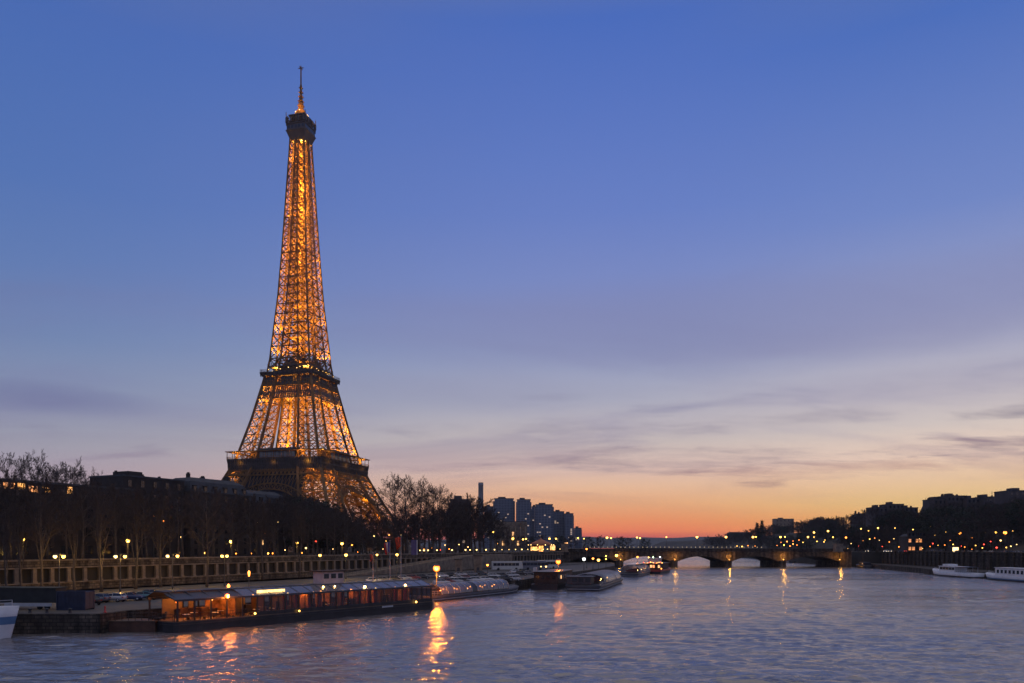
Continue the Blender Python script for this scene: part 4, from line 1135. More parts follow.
# buildings on the wooded bank and hill
def hillblock(px0, px1, pytop, Y, label, roof='mansard', floors=5, lit=(), wall=None, win=(1.2, 1.9), bays=None, ch=3):
    x0, x1 = at(px0, Y), at(px1, Y); zt = hz(pytop, Y); zb = min(hill_z((x0 + x1) / 2, Y) - 2, zt - 9)
    L_ = x1 - x0
    return block('hillside_building', (x0, Y), (1, 0), L_, 14, zb, zt, floors, bays or max(3, int(L_ / 3.6)), label, wall=wall or M_silh, roof=roof, lit=set(lit), chimneys=ch, win=win)
hillblock(875, 888, 507.5, 548, 'narrow house at the river end of the terrace on the hill crest', roof='flat', bays=3, ch=2)
hillblock(888.5, 904, 504.5, 545, 'tallest house in the middle of the terrace on the hill crest', roof='flat', bays=4, ch=2)
hillblock(904.5, 918, 508, 541, 'lower flat house of the hill-crest terrace, next to the domed turret', roof='flat', bays=3, ch=3)
hillblock(934, 947, 499.5, 503, 'stepped house just past the domed turret on the hill crest', roof='flat', bays=3, ch=2)
hillblock(947.5, 967, 496.2, 500, 'tallest dark block on the hill crest past the domed turret', roof='flat', bays=5, ch=4)
hillblock(967.5, 984, 498.5, 494, 'flat-roofed block joined to the tallest dark block', roof='flat', bays=4, ch=2)
hillblock(984.5, 1000, 497.2, 489, 'end house of the hill-crest row with a thin aerial on its roof', roof='flat', bays=4, ch=3)
hillblock(1009, 1042, 491, 455, 'highest house on the hill, cut by the frame edge', roof='flat', bays=6)
hillblock(858, 872, 513, 600, 'gabled house low on the hill crest above the bridge end', bays=5)
hillblock(775.5, 794, 519, 1120, 'pale flat-topped block standing above the trees beyond the bridge', roof='flat', wall=M_stone_pale, bays=5, ch=0)
hillblock(729, 752, 532, 1250, 'low long house at the water-side foot of the far hill', bays=6)
hillblock(812, 836, 519.5, 980, 'tree-flanked terrace on the hill behind the bridge lamps', bays=9)
AE = root('roof_aerial', (at(992, 492), 492, hz(498, 492)), 'thin mast aerial standing on the end house of the hill-crest row', 'aerial')
MB().lathe([(.16, 0), (.08, 4.4)], n=5).bar((-.7, 0, 3.6), (.7, 0, 3.6), .1).bar((-.5, 0, 2.8), (.5, 0, 2.8), .1).build('mast', M_dark, AE)
DT = root('domed_turret', (at(925.7, 520), 520, 22), 'small domed turret with a spire on the hill crest', 'turret')
H = hz(511, 520) - 22
MB().box((0, 0, H / 2), (5.2, 5.2, H)).build('wall', M_silh, DT)
MB().lathe([(3.0, H), (2.9, H + 1), (2.1, H + 3), (.8, H + 4.4), (.5, H + 5), (.2, H + 7.2), (.05, H + 9)], n=12).build('dome', M_zinc, DT)
# lit fronts along the right-bank road
LFR = block('lit_restaurant', (at(908, 400), 400), (1, 0), at(926, 400) - at(908, 400), 9, 8.6, hz(533, 400), 2, 5, 'two-storey restaurant with glowing orange windows on the far road', wall=M_facade, roof='mansard', litm=glow('restaurant_window', (1, .34, .06), .8, .8, .8), lit={(0, 0), (0, 1), (0, 3), (1, 0), (1, 2), (1, 3)}, win=(1.3, 1.7), chimneys=1)
KW = root('kiosk', (at(954, 352), 352, 8.6), 'bright white-yellow lit kiosk on the far road', 'kiosk')
MB().box((0, 0, 1.6), (3.2, 2.4, 3.2)).build('wall', M_facade, KW); MB().box((0, 0, 3.35), (3.8, 3, .3)).build('roof', M_dark, KW)
MB().box((0, -1.23, 1.6), (2.6, .06, 2.4)).build('window', glow('kiosk_bright', (1, .66, .26), 3), KW)

# right-bank quay wall with buttresses
RWALL = root('retaining_wall', (196, 200, 0), 'dark stone quay wall with upright buttresses below the wooded bank', 'wall')
pts = [(194 - 196, 0), (195.5 - 196, 135), (206 - 196, 207), (209 - 196, 240)]
for (xa, ya), (xb, yb) in zip(pts, pts[1:]):
    mb = MB(); mb.prism([(xa - .3, ya), (xb - .3, yb), (xb + .5, yb), (xa + .5, ya)], 2.0, 9.3); mb.build('wall_face', M_stone_dark, RWALL)
    mb = MB(); mb.prism([(xa - .55, ya), (xb - .55, yb), (xb + .7, yb), (xa + .7, ya)], 9.3, 9.65); mb.build('coping', M_stone, RWALL)
    L_ = math.hypot(xb - xa, yb - ya); n = max(2, int(L_ / 5))
    bm_ = shared('buttress', lambda: MB().box((-.65, 0, 5.6), (.7, .95, 7.2)).mesh('buttress', M_stone))
    for i in range(n):
        t = (i + .5) / n; link('buttress', bm_, RWALL, (xa + (xb - xa) * t, ya + (yb - ya) * t, 0))
# ================================================================== TREES
def perp(d, rnd):
    u = Vector((rnd.uniform(-1, 1), rnd.uniform(-1, 1), rnd.uniform(-1, 1)))
    p = d.cross(u)
    return p.normalized() if p.length > 1e-4 else Vector((1, 0, 0))
def bare_tree(seed, H, fan, counts, clear=.28, twig=.035, spread=1.0, up=.10, rnd_crown=False):
    """fan: angle of the limbs from the vertical, in degrees"""
    rnd = random.Random(seed); tr, cr = MB(), MB()
    lean = Vector((rnd.uniform(-.04, .04), rnd.uniform(-.04, .04), 0))
    def leader(t):
        return Vector((lean.x * H * t + .18 * math.sin(t * 7 + seed), lean.y * H * t + .18 * math.cos(t * 6 + seed), H * t))
    r0 = .016 * H
    T_ = [leader(.92 * i / 9) for i in range(10)]
    tr.tube(T_, [r0 * (1.35 if i == 0 else 1) * (1 - .9 * i / 9) + .02 for i in range(10)], 7)
    def branch(p, d, L, r, lev):
        n = 4 if lev < 2 else (3 if lev == 2 else 2)
        pts, q, dd = [p], p, d
        for i in range(n):
            dd = (dd + perp(dd, rnd) * .16 + Vector((0, 0, up))).normalized()
            q = q + dd * (L / n); pts.append(q)
        (tr if lev == 0 else cr).tube(pts, [max(twig * .6, r * (1 - .75 * i / n)) for i in range(n + 1)], 5 if lev == 0 else 3, cap=False)
        if lev + 1 >= len(counts): return
        for k in range(counts[lev + 1]):
            t = .25 + .75 * (k + rnd.random()) / counts[lev + 1]
            i = min(n - 1, int(t * n)); f = t * n - i
            b = pts[i].lerp(pts[i + 1], f); bd = (pts[i + 1] - pts[i]).normalized()
            a = R(rnd.uniform(24, 52))
            nd = (bd * math.cos(a) + perp(bd, rnd) * math.sin(a) + Vector((0, 0, up))).normalized()
            branch(b, nd, L * rnd.uniform(.34, .56) * (1.1 - .5 * t), max(twig, r * .5), lev + 1)
    n0 = counts[0]
    for k in range(n0):
        t = clear + (.9 - clear) * (k + rnd.random() * .7) / n0
        az_ = k * 2.4 + rnd.uniform(-.4, .4); a = R(fan * (1.15 - .5 * t) + rnd.uniform(-8, 8))
        d = Vector((math.cos(az_) * math.sin(a), math.sin(az_) * math.sin(a), math.cos(a)))
        u_ = (t - clear) / (.9 - clear)
        L = H * ((.50 - .33 * u_) if not rnd_crown else .42 * math.sqrt(max(.12, 1 - (1.35 * u_ - .35) ** 2))) * rnd.uniform(.85, 1.08) * spread
        branch(leader(t * .99), d, L, r0 * .42 * (1.2 - t), 0)
    return tr.mesh('trunk', M_bark), cr.mesh('crown', M_twig)
def leafy(seed, H, cone):
    rnd = random.Random(seed); tr, cr = MB(), MB()
    tr.tube([(0, 0, 0), (.05, 0, H * .5), (0, .05, H * .93)], [.02 * H, .014 * H, .03], 6)
    blobs = []
    nb = 46
    for i in range(nb):
        t = .16 + .84 * (i / nb); a = i * 2.4 + rnd.uniform(-.5, .5)
        w = (1 - t) * .30 * H * rnd.uniform(.55, 1.1) if cone else .36 * H * math.sqrt(max(.02, 1 - (2 * t - 1.12) ** 2)) * rnd.uniform(.5, 1.05)
        c = Vector((math.cos(a) * w, math.sin(a) * w, t * H)); blobs.append(c)
        tr.tube([(0, 0, max(.1, t * H - w * .35)), c], [.05, .02], 3, cap=False)
    for c in blobs:
        rad = H * (.055 if cone else .085) * rnd.uniform(.7, 1.3)
        for k in range(60):
            u = Vector((rnd.gauss(0, 1), rnd.gauss(0, 1), rnd.gauss(0, .7))); u = u * (rad * .62)
            p = c + u; s = H * .016 * rnd.uniform(.6, 1.5)
            x = perp(Vector((0, 0, 1)), rnd) * s; y = perp(x.normalized(), rnd) * s * .8
            cr.add([p - x, p + y, p + x, p - y], [(0, 1, 2, 3)])
    return tr.mesh('trunk', M_bark), cr.mesh('crown', M_fir)
PT = {
    'fan': [bare_tree(s, 20, 22, (12, 7, 6, 4), .2, .030) for s in (1, 2, 3)],
    'plane': [bare_tree(s, 20, 62, (13, 7, 7, 6), .30, .030, 1.0, .05, True) for s in (11, 12, 13, 14)],
    'thin': [bare_tree(s, 20, 60, (13, 7, 6, 5), .3, .032, 1.0, .04, True) for s in (51, 52, 53)],
    'dense': [bare_tree(s, 16, 60, (14, 8, 7, 6), .2, .045, 1.0, .05, True) for s in (21, 22, 23)],
    'round': [leafy(s, 14, False) for s in (31, 32, 33)],
    'cone': [leafy(s, 16, True) for s in (41, 42)],
}
PH = {'thin': 20, 'fan': 20, 'plane': 20, 'dense': 16, 'round': 14, 'cone': 16}
trnd = random.Random(77)
NAME = {'thin': 'bare_tree', 'fan': 'bare_tree', 'plane': 'bare_tree', 'dense': 'bare_tree', 'round': 'evergreen_tree', 'cone': 'conifer'}
def tree(kind, x, y, z, H, label, group, wide=1.0):
    t, c = trnd.choice(PT[kind]); s = H / PH[kind]
    o = root(NAME[kind], (x, y, z), label, 'tree', group, rz=trnd.uniform(0, 6.28), sc=(s * wide, s * wide, s))
    link('trunk', t, o); link('crown', c, o)
    return o
# slim trees on the lower quay, in front of the wall
for i, (px, Y, top) in enumerate(((6, 140, 512), (21, 150, 506), (42, 150, 496), (75, 156, 494), (101, 158, 492), (136, 168, 494), (160, 175, 500), (207, 176, 492), (262, 212, 505), (300, 225, 508))):
    z = hz(top, Y)
    tree('fan' if px != 207 else 'plane', at(px, Y), Y, ZQ, z - ZQ, f'slim bare tree before the quay wall, {nth(i)} from the white bow' if px != 207 else 'broad-crowned bare tree with a thick trunk rising behind the restaurant boat', 'bare trees on the lower quay', .85 if px != 207 else .75)
# rows along the upper street
g = 'bare trees along the upper street'
for k in range(30):
    d = -36 + k * 8.6 + trnd.uniform(-1.5, 1.5)
    for off, H in ((3.5, 16.5), (13, 18.5), (23, 20)):
        p = wall_pt(d + off * .3, off + trnd.uniform(-1, 1))
        H_ = H * trnd.uniform(.86, 1.06)
        if d > 110: H_ *= .82 if d < 175 else 1.0
        if p[1] > 395: continue
        tree(trnd.choice(('plane', 'fan', 'fan', 'dense')), p[0], p[1], ZU, H_, 'bare tree in the dense dark rows along the upper street above the quay wall', g, .9)
# the dark mass of park trees between the quay and the tower
g = 'park trees below the tower'
def prof(px):   # how high the tree tops reach in front of the tower
    P = [(225, 494), (260, 492), (300, 497), (330, 506), (348, 515), (365, 527), (380, 537), (395, 540), (410, 530)]
    for (a, b), (c, d) in zip(P, P[1:]):
        if px <= c: return b + (d - b) * max(0, px - a) / (c - a)
    return P[-1][1]
for k in range(84):
    px = 226 + (k * 37.7) % 180; Y = 290 + (k * 61.3) % 165
    top = prof(px) + trnd.uniform(-1, 7)
    z = hz(top, Y); x = at(px, Y)
    d = (Vector((x, Y, 0)) - W0).dot(WN_)
    if d < 22: continue
    H = max(5, z - ZU)
    if math.hypot(x + 141.5, Y - 523) < 95: continue
    tree(trnd.choice(('dense', 'round', 'dense')), x, Y, ZU, H, 'dark tree in the thick mass of park trees below the tower', g, 1.15)
# the big bare planes past the tower
for i, (px, Y, top) in enumerate(sorted(((397, 300, 480), (408, 292, 478), (419, 300, 483), (429, 306, 488), (439, 312, 491), (447, 318, 499), (403, 330, 484), (433, 335, 492)))):
    x = at(px, Y)
    tree('thin', x, Y, ZU, hz(top, Y) - ZU, f'big bare plane tree against the sky, {nth(i)} from the tower leg', 'big bare plane trees past the tower', 1.0)
for i, (px, Y, top) in enumerate(((456, 340, 503), (466, 345, 503), (475, 350, 502), (484, 355, 506), (462, 380, 499), (472, 390, 496), (448, 330, 508), (440, 325, 512), (452, 360, 506), (490, 365, 513), (497, 385, 518), (432, 322, 515), (424, 318, 518), (414, 312, 520), (405, 316, 522), (418, 345, 516), (437, 350, 514), (460, 352, 512), (470, 362, 512), (480, 372, 514), (408, 340, 518), (503, 392, 527), (512, 400, 532))):
    tree(('dense', 'plane', 'dense')[i % 3], at(px, Y), Y, ZU, max(5, hz(top, Y) - ZU), 'dark bushy tree in the clump between the plane trees and the chimney', 'dark trees near the bridge approach', 1.05)
for i, (px, Y, top) in enumerate(((520, 470, 536), (530, 480, 537), (541, 475, 535), (560, 490, 536), (572, 500, 536), (588, 520, 537), (600, 540, 534), (620, 620, 535), (628, 640, 536), (645, 660, 537))):
    tree(('dense', 'round')[i % 2], at(px, Y), Y, ZU if px < 600 else 7, max(5, hz(top, Y) - ZU), 'small dark tree lining the bank behind the bridge', 'small trees behind the bridge', 1.2)
# tall bare trees behind the long dark building
for i, (px, Y, top) in enumerate(sorted(((8, 262, 460), (22, 258, 456), (34, 266, 459), (52, 285, 470), (62, 280, 464), (72, 290, 468), (80, 288, 471), (44, 275, 468), (90, 300, 476)))):
    tree('thin', at(px, Y), Y, ZU, hz(top, Y) - ZU, f'tall bare tree rising behind the long dark building, {nth(i)} of its clump toward the tower', 'bare trees behind the long dark building', .8)
# wooded right bank and hill
g = 'trees of the wooded bank'
P = [(700, 536), (728, 534), (752, 529), (770, 525), (790, 523), (810, 519), (828, 516.5), (845, 516), (860, 512), (875, 508), (905, 509), (920, 514), (935, 505), (1000, 504), (1024, 499)]
def prof_r(px):
    for (a, b), (c, d) in zip(P, P[1:]):
        if px <= c: return b + (d - b) * max(0, px - a) / (c - a)
    return P[-1][1]
def wood(n, pa, pb, ylo, yhi, hmin, hmax, kinds):
    made = 0
    for k in range(n):
        px = pa + (k * 0.618034 % 1.0) * (pb - pa); f = (k * 0.754877 + .3) % 1.0
        Y = ylo(px) + f * (yhi(px) - ylo(px))
        x = at(px, Y); d = x - riverside(Y)
        if d < 12: continue
        zg = hill_z(x, Y) if d > 15 else 8.6
        zmax = hz(prof_r(px) + trnd.uniform(-1.0, 4), Y)
        H = min(trnd.uniform(hmin, hmax), max(5, zmax - zg))
        tree(trnd.choice(kinds), x, Y, zg - .4, H, 'dark tree in the wood that covers the far bank and hill', g, 1.3); made += 1
    return made
KR = ('dense', 'round', 'dense', 'round', 'dense')
wood(90, 705, 842, lambda p: 700 + (842 - p) * 2.9, lambda p: 880 + (842 - p) * 2.9, 14, 20, KR)
wood(34, 745, 850, lambda p: 560 + (850 - p) * 1.5, lambda p: 680 + (850 - p) * 2.0, 10, 15, KR)
wood(64, 840, 935, lambda p: 452, lambda p: 532, 11, 17, KR)
wood(76, 925, 1045, lambda p: 375 - (p - 925) * .3, lambda p: 480 - (p - 925) * .3, 11, 17, KR)
for i, (px, Y, top) in enumerate(((757, 930, 523), (762, 940, 520.5))):
    x = at(px, Y); tree('cone', x, Y, hill_z(x, Y) - 1, hz(top, Y) - hill_z(x, Y) + 1, 'pointed conifer standing above the skyline beyond the bridge', 'conifers on the far skyline', .8)
# trees poking up between the crest houses
for i, (px, Y, top) in enumerate(((848, 600, 515), (855, 590, 513), (866, 585, 509.5), (873, 530, 508), (897, 530, 508.5), (911, 528, 509), (921, 520, 510), (930, 512, 508), (937, 486, 502), (955, 484, 501), (976, 478, 502), (990, 474, 501), (1003, 476, 498), (1008, 470, 494), (1018, 440, 497), (838, 640, 516.5), (826, 660, 517), (816, 690, 519), (803, 720, 522))):
    x = at(px, Y); zg = hill_z(x, Y)
    tree('dense', x, Y, zg - .5, max(5, hz(top, Y) - zg), 'bare crown poking up among the houses of the hill crest', 'trees between the crest houses', 1.1)
# street trees along the right-bank road (bare)
for i in range(22):
    Y = 232 + i * 10.5; x = riverside(Y) + 5.5
    tree('dense' if i % 2 else 'plane', x, Y, 8.6, trnd.uniform(9, 12), f'bare street tree above the far quay wall, {nth(i)} in its row', 'bare street trees on the far quay', .9)
# ================================================================== VEHICLES
def paint(name, c): return mat(name, c, .28, .08, 1.0, spec=.6)
G_tail = glow('tail_light', (1.0, .05, .02), 2.2); G_head = glow('headlight_lit', (1.0, .80, .5), 8)
M_lens = mat('lamp_lens', (.5, .5, .5), .2, .1, 3); M_redlens = mat('red_lens', (.3, .02, .02), .25, .1, 3)
M_alloy = mat('alloy_rim', (.4, .4, .42), .35, .15, 5, metal=.8)
def car_body(est):
    mb = MB(); n = 13
    prof = [(-2.1, .62, .86), (-2.05, .38, .98), (-1.7, .30, 1.02), (-1.0, .28, 1.02), (0, .27, 1.0), (.8, .28, .98), (1.5, .30, .90), (1.95, .36, .78), (2.1, .48, .66)]
    vs, fs = [], []
    for x, zb, zt in prof:
        w = .86 - .16 * (abs(x) / 2.1) ** 4
        for y, z in ((-w * .92, zb), (-w, (zb * .5 + zt * .5)), (-w * .93, zt), (-w * .5, zt + .04), (w * .5, zt + .04), (w * .93, zt), (w, (zb + zt) / 2), (w * .92, zb)): vs.append((x, y, z))
    for i in range(len(prof) - 1):
        for k in range(8):
            k2 = (k + 1) % 8; fs.append((i * 8 + k, i * 8 + k2, (i + 1) * 8 + k2, (i + 1) * 8 + k))
    fs.append(tuple(range(8))[::-1]); fs.append(tuple((len(prof) - 1) * 8 + k for k in range(8)))
    mb.add(vs, [f[::-1] for f in fs], True)
    xb = -1.95 if est else -1.55
    roof = [(xb + .25, 1.44), (-.6, 1.5), (.2, 1.46)]
    for (xa, za), (xc, zc) in zip(roof, roof[1:]):
        mb.add([(xa, -.58, za), (xc, -.58, zc), (xc, .58, zc), (xa, .58, za), (xa, -.58, za - .06), (xc, -.58, zc - .06), (xc, .58, zc - .06), (xa, .58, za - .06)], [(0, 1, 2, 3), (7, 6, 5, 4), (0, 4, 5, 1), (3, 2, 6, 7)])
    for s in (-1, 1):
        for a, b in (((xb, s * .76, 1.0), (xb + .28, s * .58, 1.44)), ((-.35, s * .77, 1.0), (-.35, s * .58, 1.47)), ((.95, s * .74, .98), (.2, s * .58, 1.46))): mb.bar(a, b, .07)
    return mb
def car(x, y, z, rz, pm, label, est=False, head=False, tail=False, group='cars parked on the quay'):
    o = root('parked_car', (x, y, z), label, 'car', group, rz=rz)
    link('body', shared(('cb', est, pm.name), lambda: car_body(est).mesh('body', pm)), o)
    def gm():
        q = MB(); xb = -1.93 if est else -1.53
        q.add([(xb, -.74, 1.0), (.93, -.72, .97), (.93, .72, .97), (xb, .74, 1.0), (xb + .26, -.56, 1.42), (.18, -.56, 1.43), (.18, .56, 1.43), (xb + .26, .56, 1.42)], [(0, 1, 5, 4), (1, 2, 6, 5), (2, 3, 7, 6), (3, 0, 4, 7)])
        return q.mesh('windows', M_glassd)
    link('window_glass', shared(('cg', est), gm), o)
    wm = shared('cwheel', lambda: MB().tube([(0, -.1, 0), (0, .1, 0)], .31, 12).mesh('wheel', M_rubber))
    rm = shared('crim', lambda: MB().tube([(0, -.115, 0), (0, .115, 0)], .19, 10).mesh('rim', M_alloy))
    for wx in (-1.3, 1.3):
        for wy in (-.74, .74):
            w = link('wheel', wm, o, (wx, wy, .31)); link('rim', rm, w, (0, 0, 0))
    for s in (-1, 1):
        link('headlight', shared(('ch', head), lambda: MB().box((0, 0, 0), (.12, .34, .16)).mesh('headlight', G_head if head else M_lens)), o, (2.0, s * .56, .66))
        link('tail_light', shared(('ct', tail), lambda: MB().box((0, 0, 0), (.1, .3, .2)).mesh('tail_light', G_tail if tail else M_redlens)), o, (-2.06, s * .6, .82))
    return o
Psil, Pblk, Pteal, Pblue, Pred, Pwht, Pgry = paint('silver_paint', (.42, .42, .43)), paint('black_car_paint', (.015, .015, .018)), paint('teal_paint', (.05, .19, .22)), paint('navy_paint', (.03, .045, .11)), paint('dark_red_paint', (.20, .02, .02)), paint('white_car_paint', (.6, .6, .6)), paint('grey_paint', (.14, .14, .15))
A_W = math.atan2(WD.y, WD.x)
for px, Y, rz, pm, est, head, tail, lab in (
    (89, 123, 2.7, Pblk, False, True, False, 'dark car with lit headlights beside the blue container'), (96, 128, 3.0, Pgry, True, False, False, 'grey estate car parked just behind the container'),
    (113, 130, 3.05, Psil, True, False, False, 'silver estate car parked on the quay before the wall'), (131, 133, .1, Pblue, False, False, False, 'navy car parked between the silver estate and the teal car'),
    (146, 135, .35, Pteal, False, False, True, 'teal car parked at the stern of the restaurant boat'), (152, 141, .3, Pgry, False, False, False, 'grey car parked just behind the teal one')):
    car(at(px, Y), Y, ZQ, rz, pm, lab, est, head, tail)
lst = [(395, 176, Pwht), (403, 180, Pgry), (411, 184, Pwht), (372, 165, Pgry), (358, 160, Pwht), (420, 186, Psil), (452, 190, Pred), (459, 193, Psil), (466, 194, Pblk), (473, 196, Psil), (481, 199, Pwht), (490, 203, Pwht), (499, 205, Pblk), (509, 206, Pblk), (517, 207, Psil), (462, 210, Pwht), (470, 212, Pred), (478, 216, Pgry), (488, 221, Pblk), (497, 226, Pwht), (506, 229, Pblk), (516, 232, Psil), (446, 186, Pwht), (388, 200, Pgry), (399, 205, Pblk), (408, 210, Psil), (417, 214, Pred), (426, 218, Pblk), (436, 222, Pgry), (445, 226, Pwht), (455, 232, Pblk), (464, 236, Psil), (474, 241, Pgry), (484, 246, Pblk), (378, 194, Pwht), (524, 246, Pblk), (532, 252, Pgry), (519, 262, Pwht), (528, 270, Pblk)]
for i, (px, Y, pm) in enumerate(sorted(lst)):
    cn = {'silver_paint': 'silver', 'black_car_paint': 'black', 'dark_red_paint': 'dark red', 'white_car_paint': 'white', 'grey_paint': 'grey', 'navy_paint': 'navy'}[pm.name]
    car(at(px, Y) - 1.0, Y, ZQ, A_W + R(-62) + (i % 3) * .12, pm, f'{cn} car in the rank along the quay edge, {nth(i)} from the restaurant boat', i % 4 == 1, i in (6, 12), i in (7, 9))
# cars on the far road with lights on
for i, (px, Y, h, t) in enumerate(((957, 348, 1, 0), (963, 347, 1, 0), (970, 345, 1, 0), (977, 342, 1, 0), (985, 340, 1, 0), (991, 338, 1, 0), (1002, 320, 0, 1), (1009, 318, 0, 1), (1016, 316, 0, 1), (1022, 314, 0, 1), (868, 420, 1, 0), (886, 410, 1, 0), (891, 408, 1, 0), (902, 402, 0, 1), (932, 385, 0, 1), (940, 380, 0, 1))):
    x = at(px, Y)
    car(x, Y, 8.62, -math.pi / 2 - .7 if h else math.pi / 2 + .35, (Pgry, Pblk, Psil)[i % 3], f"car with {'headlights' if h else 'tail lights'} lit on the far road, {nth(i)} in line", i % 3 == 0, bool(h), bool(t), 'cars on the far road')
# coaches
M_bus = paint('coach_paint', (.55, .54, .5)); M_bus2 = paint('dark_coach_paint', (.16, .17, .2))
def coach(x, y, z, rz, m, label, L=12.0):
    o = root('coach', (x, y, z), label, 'coach', 'coaches on the quay', rz=rz)
    MB().extrude_y([(-L / 2, .35), (L / 2 - .3, .35), (L / 2, .6), (L / 2, 1.5), (L / 2 - .35, 3.2), (L / 2 - .7, 3.45), (-L / 2 + .2, 3.45), (-L / 2, 3.2)], -1.25, 1.25).build('body', m, o)
    for i in range(7):
        for s in (-1, 1): MB().box((-L / 2 + 1.1 + i * 1.45, s * 1.26, 2.25), (1.36, .04, 1.1)).build('window', M_glassd, o)
    MB().add([(L / 2 + .02, -1.15, 1.5), (L / 2 + .02, 1.15, 1.5), (L / 2 - .31, 1.15, 3.1), (L / 2 - .31, -1.15, 3.1)], [(0, 1, 2, 3)]).build('windscreen', M_glassd, o)
    for wx in (-L / 2 + 2.4, L / 2 - 2.6):
        for s in (-1, 1): MB().tube([(wx, s * 1.0, .5), (wx, s * 1.28, .5)], .5, 14).build('wheel', M_rubber, o)
    return o
coach(at(507, 300), 300, ZQ, R(12), M_bus, 'pale coach with dark side windows parked on the quay')
coach(at(534, 306), 306, ZQ, R(8), M_bus2, 'dark blue-grey coach parked nose to tail with the pale coach', 10)
coach(at(548, 322), 322, ZQ, R(30), M_bus, 'second pale coach, standing behind the dark coach', 9)

# ================================================================== THINGS ON THE LEFT QUAY
def container(px0, px1, Y, label):
    x0, x1 = at(px0, Y), at(px1, Y); L = x1 - x0; H = 2.75; mc = mat('blue_container_steel', (.018, .024, .05), .5, .35, .8)
    o = root('shipping_container', (x0, Y, ZQ), label, 'container')
    b = MB(); n = int(L / .28)
    for i in range(n):
        xa = L * i / n; b.box((xa + L / n / 2, 1.2, H / 2), (L / n, 2.36 + (.09 if i % 2 else 0), H - .3))
    b.build('body', mc, o)
    f = MB()
    for z in (.1, H - .08):
        for y in (0, 2.4): f.box((L / 2, y, z), (L + .1, .16, .18))
    for x in (0, L):
        for y in (0, 2.4): f.box((x, y, H / 2), (.17, .17, H))
    f.build('frame', mc, o)
    MB().box((L + .02, .62, H / 2), (.06, 1.1, H - .35)).build('door', mc, o); MB().box((L + .02, 1.8, H / 2), (.06, 1.1, H - .35)).build('door', mc, o)
container(57, 85, 113, 'dark blue corrugated shipping container on the quay behind the white bow')
o = root('market_trailer', (at(0, 114) - 3, 114, ZQ), 'long dark tarpaulin-sided trailer with a pale skirt, standing beside the container', 'trailer')
L = at(56, 114) - at(0, 114) + 3
MB().box((L / 2, 1.3, 2.05), (L, 2.6, 2.1)).build('body', mat('black_tarpaulin', (.018, .02, .02), .6, .4, .8, bump=.3), o)
MB().prism([(-.2, -.2), (L + .2, -.2), (L + .2, 2.8), (-.2, 2.8)], 3.1, lambda p: 3.3 + .1 * math.sin(p[0])).build('roof', mat('mossy_canvas', (.05, .055, .045), .9, .4, .5), o)
MB().box((L * .64, -.06, .72), (L * .62, .08, .5)).build('skirt', mat('pale_skirt', (.42, .43, .45), .6, .15, .6), o)
for x in (1.5, 2.6, L - 2.5, L - 1.4): MB().tube([(x, .1, .38), (x, .4, .38)], .38, 10).build('wheel', M_rubber, o)
o = root('bollard', (at(105, 109.2), 109.2, ZQ), 'small red and white bollard near the quay edge', 'bollard')
MB().lathe([(.22, 0), (.2, .1), (.13, .12), (.11, .75), (.13, .8), (.05, .95)], n=9).build('post', mat('red_bollard', (.42, .05, .05), .5, .2, 3), o)
for i, px in enumerate((30, 47, 70)):
    b = root('mooring_bollard', (at(px, 108.4), 108.4, ZQ), f'squat iron mooring post on the quay edge, {nth(i)} from the white bow', 'mooring post', 'mooring posts on the quay edge')
    MB().lathe([(.25, 0), (.2, .1), (.17, .4), (.27, .5), (.27, .6), (.1, .66)], n=10).build('post', M_dark, b)
# flagpoles
def flagpole(px, Y, pytop, label, cols, fpx, fs=.72):
    o = root('flagpole', (at(px, Y), Y, ZQ), label, 'flagpole', 'flagpoles behind the restaurant boat'); H = hz(pytop, Y) - ZQ
    MB().lathe([(.12, 0), (.09, H * .5), (.05, H), (.1, H + .05), (.02, H + .2)], n=7).build('pole', mat('pale_pole', (.4, .4, .4), .4, .1, 2), o)
    for i, (m, f0, f1) in enumerate(cols):
        w = MB(); W_, D_ = 1.9 * fs, 3.0 * fs; n = 7
        vs = []
        for k in range(n + 1):
            t = f0 + (f1 - f0) * k / n
            for j in range(5):
                u = j / 4
                vs.append((fpx * (.08 + W_ * t * (1 - .35 * u)), .22 * math.sin(t * 8 + u * 2), H - .2 - D_ * u - .9 * fs * t * (.4 + u)))
        w.add(vs, [(k * 5 + j, k * 5 + j + 1, (k + 1) * 5 + j + 1, (k + 1) * 5 + j) for k in range(n) for j in range(4)], True)
        fl_ = w.build('flag', m, o)
        md = fl_.modifiers.new('thickness', 'SOLIDIFY'); md.thickness = .02
flagpole(390, 178, 541, 'flagpole with a drooping blue, white and red flag', ((mat('flag_blue', (.03, .05, .25), .8, .15, 1), 0, .33), (mat('flag_white', (.3, .3, .3), .8, .1, 1), .33, .66), (mat('flag_red', (.35, .03, .03), .8, .15, 1), .66, 1)), -1)
flagpole(401, 180, 536, 'taller flagpole with a large orange-red flag', ((mat('flag_orange_red', (.36, .05, .02), .8, .2, 1), 0, 1),), -1)
flagpole(373, 172, 553, 'shorter flagpole with a small dull red flag near the boat roof', ((mat('flag_dull_red', (.25, .05, .04), .8, .2, 1), 0, 1),), -1, .4)
o = root('banner_sign', (at(414, 240), 240, ZQ), 'tall narrow blue and violet banner panel with a white edge', 'banner'); H = hz(540, 240) - ZQ
MB().box((0, 0, H - 2.3), (1.7, .12, 4.6)).build('panel', mat('violet_banner', (.06, .05, .16), .5, .5, .5), o)
MB().box((.95, 0, H - 2.3), (.22, .14, 4.6)).build('edge', mat('white_banner_edge', (.5,.5,.55), .5, .1, 1), o)
MB().bar((0, 0, 0), (0, 0, H - 4.6), .18).build('post', M_pole, o)
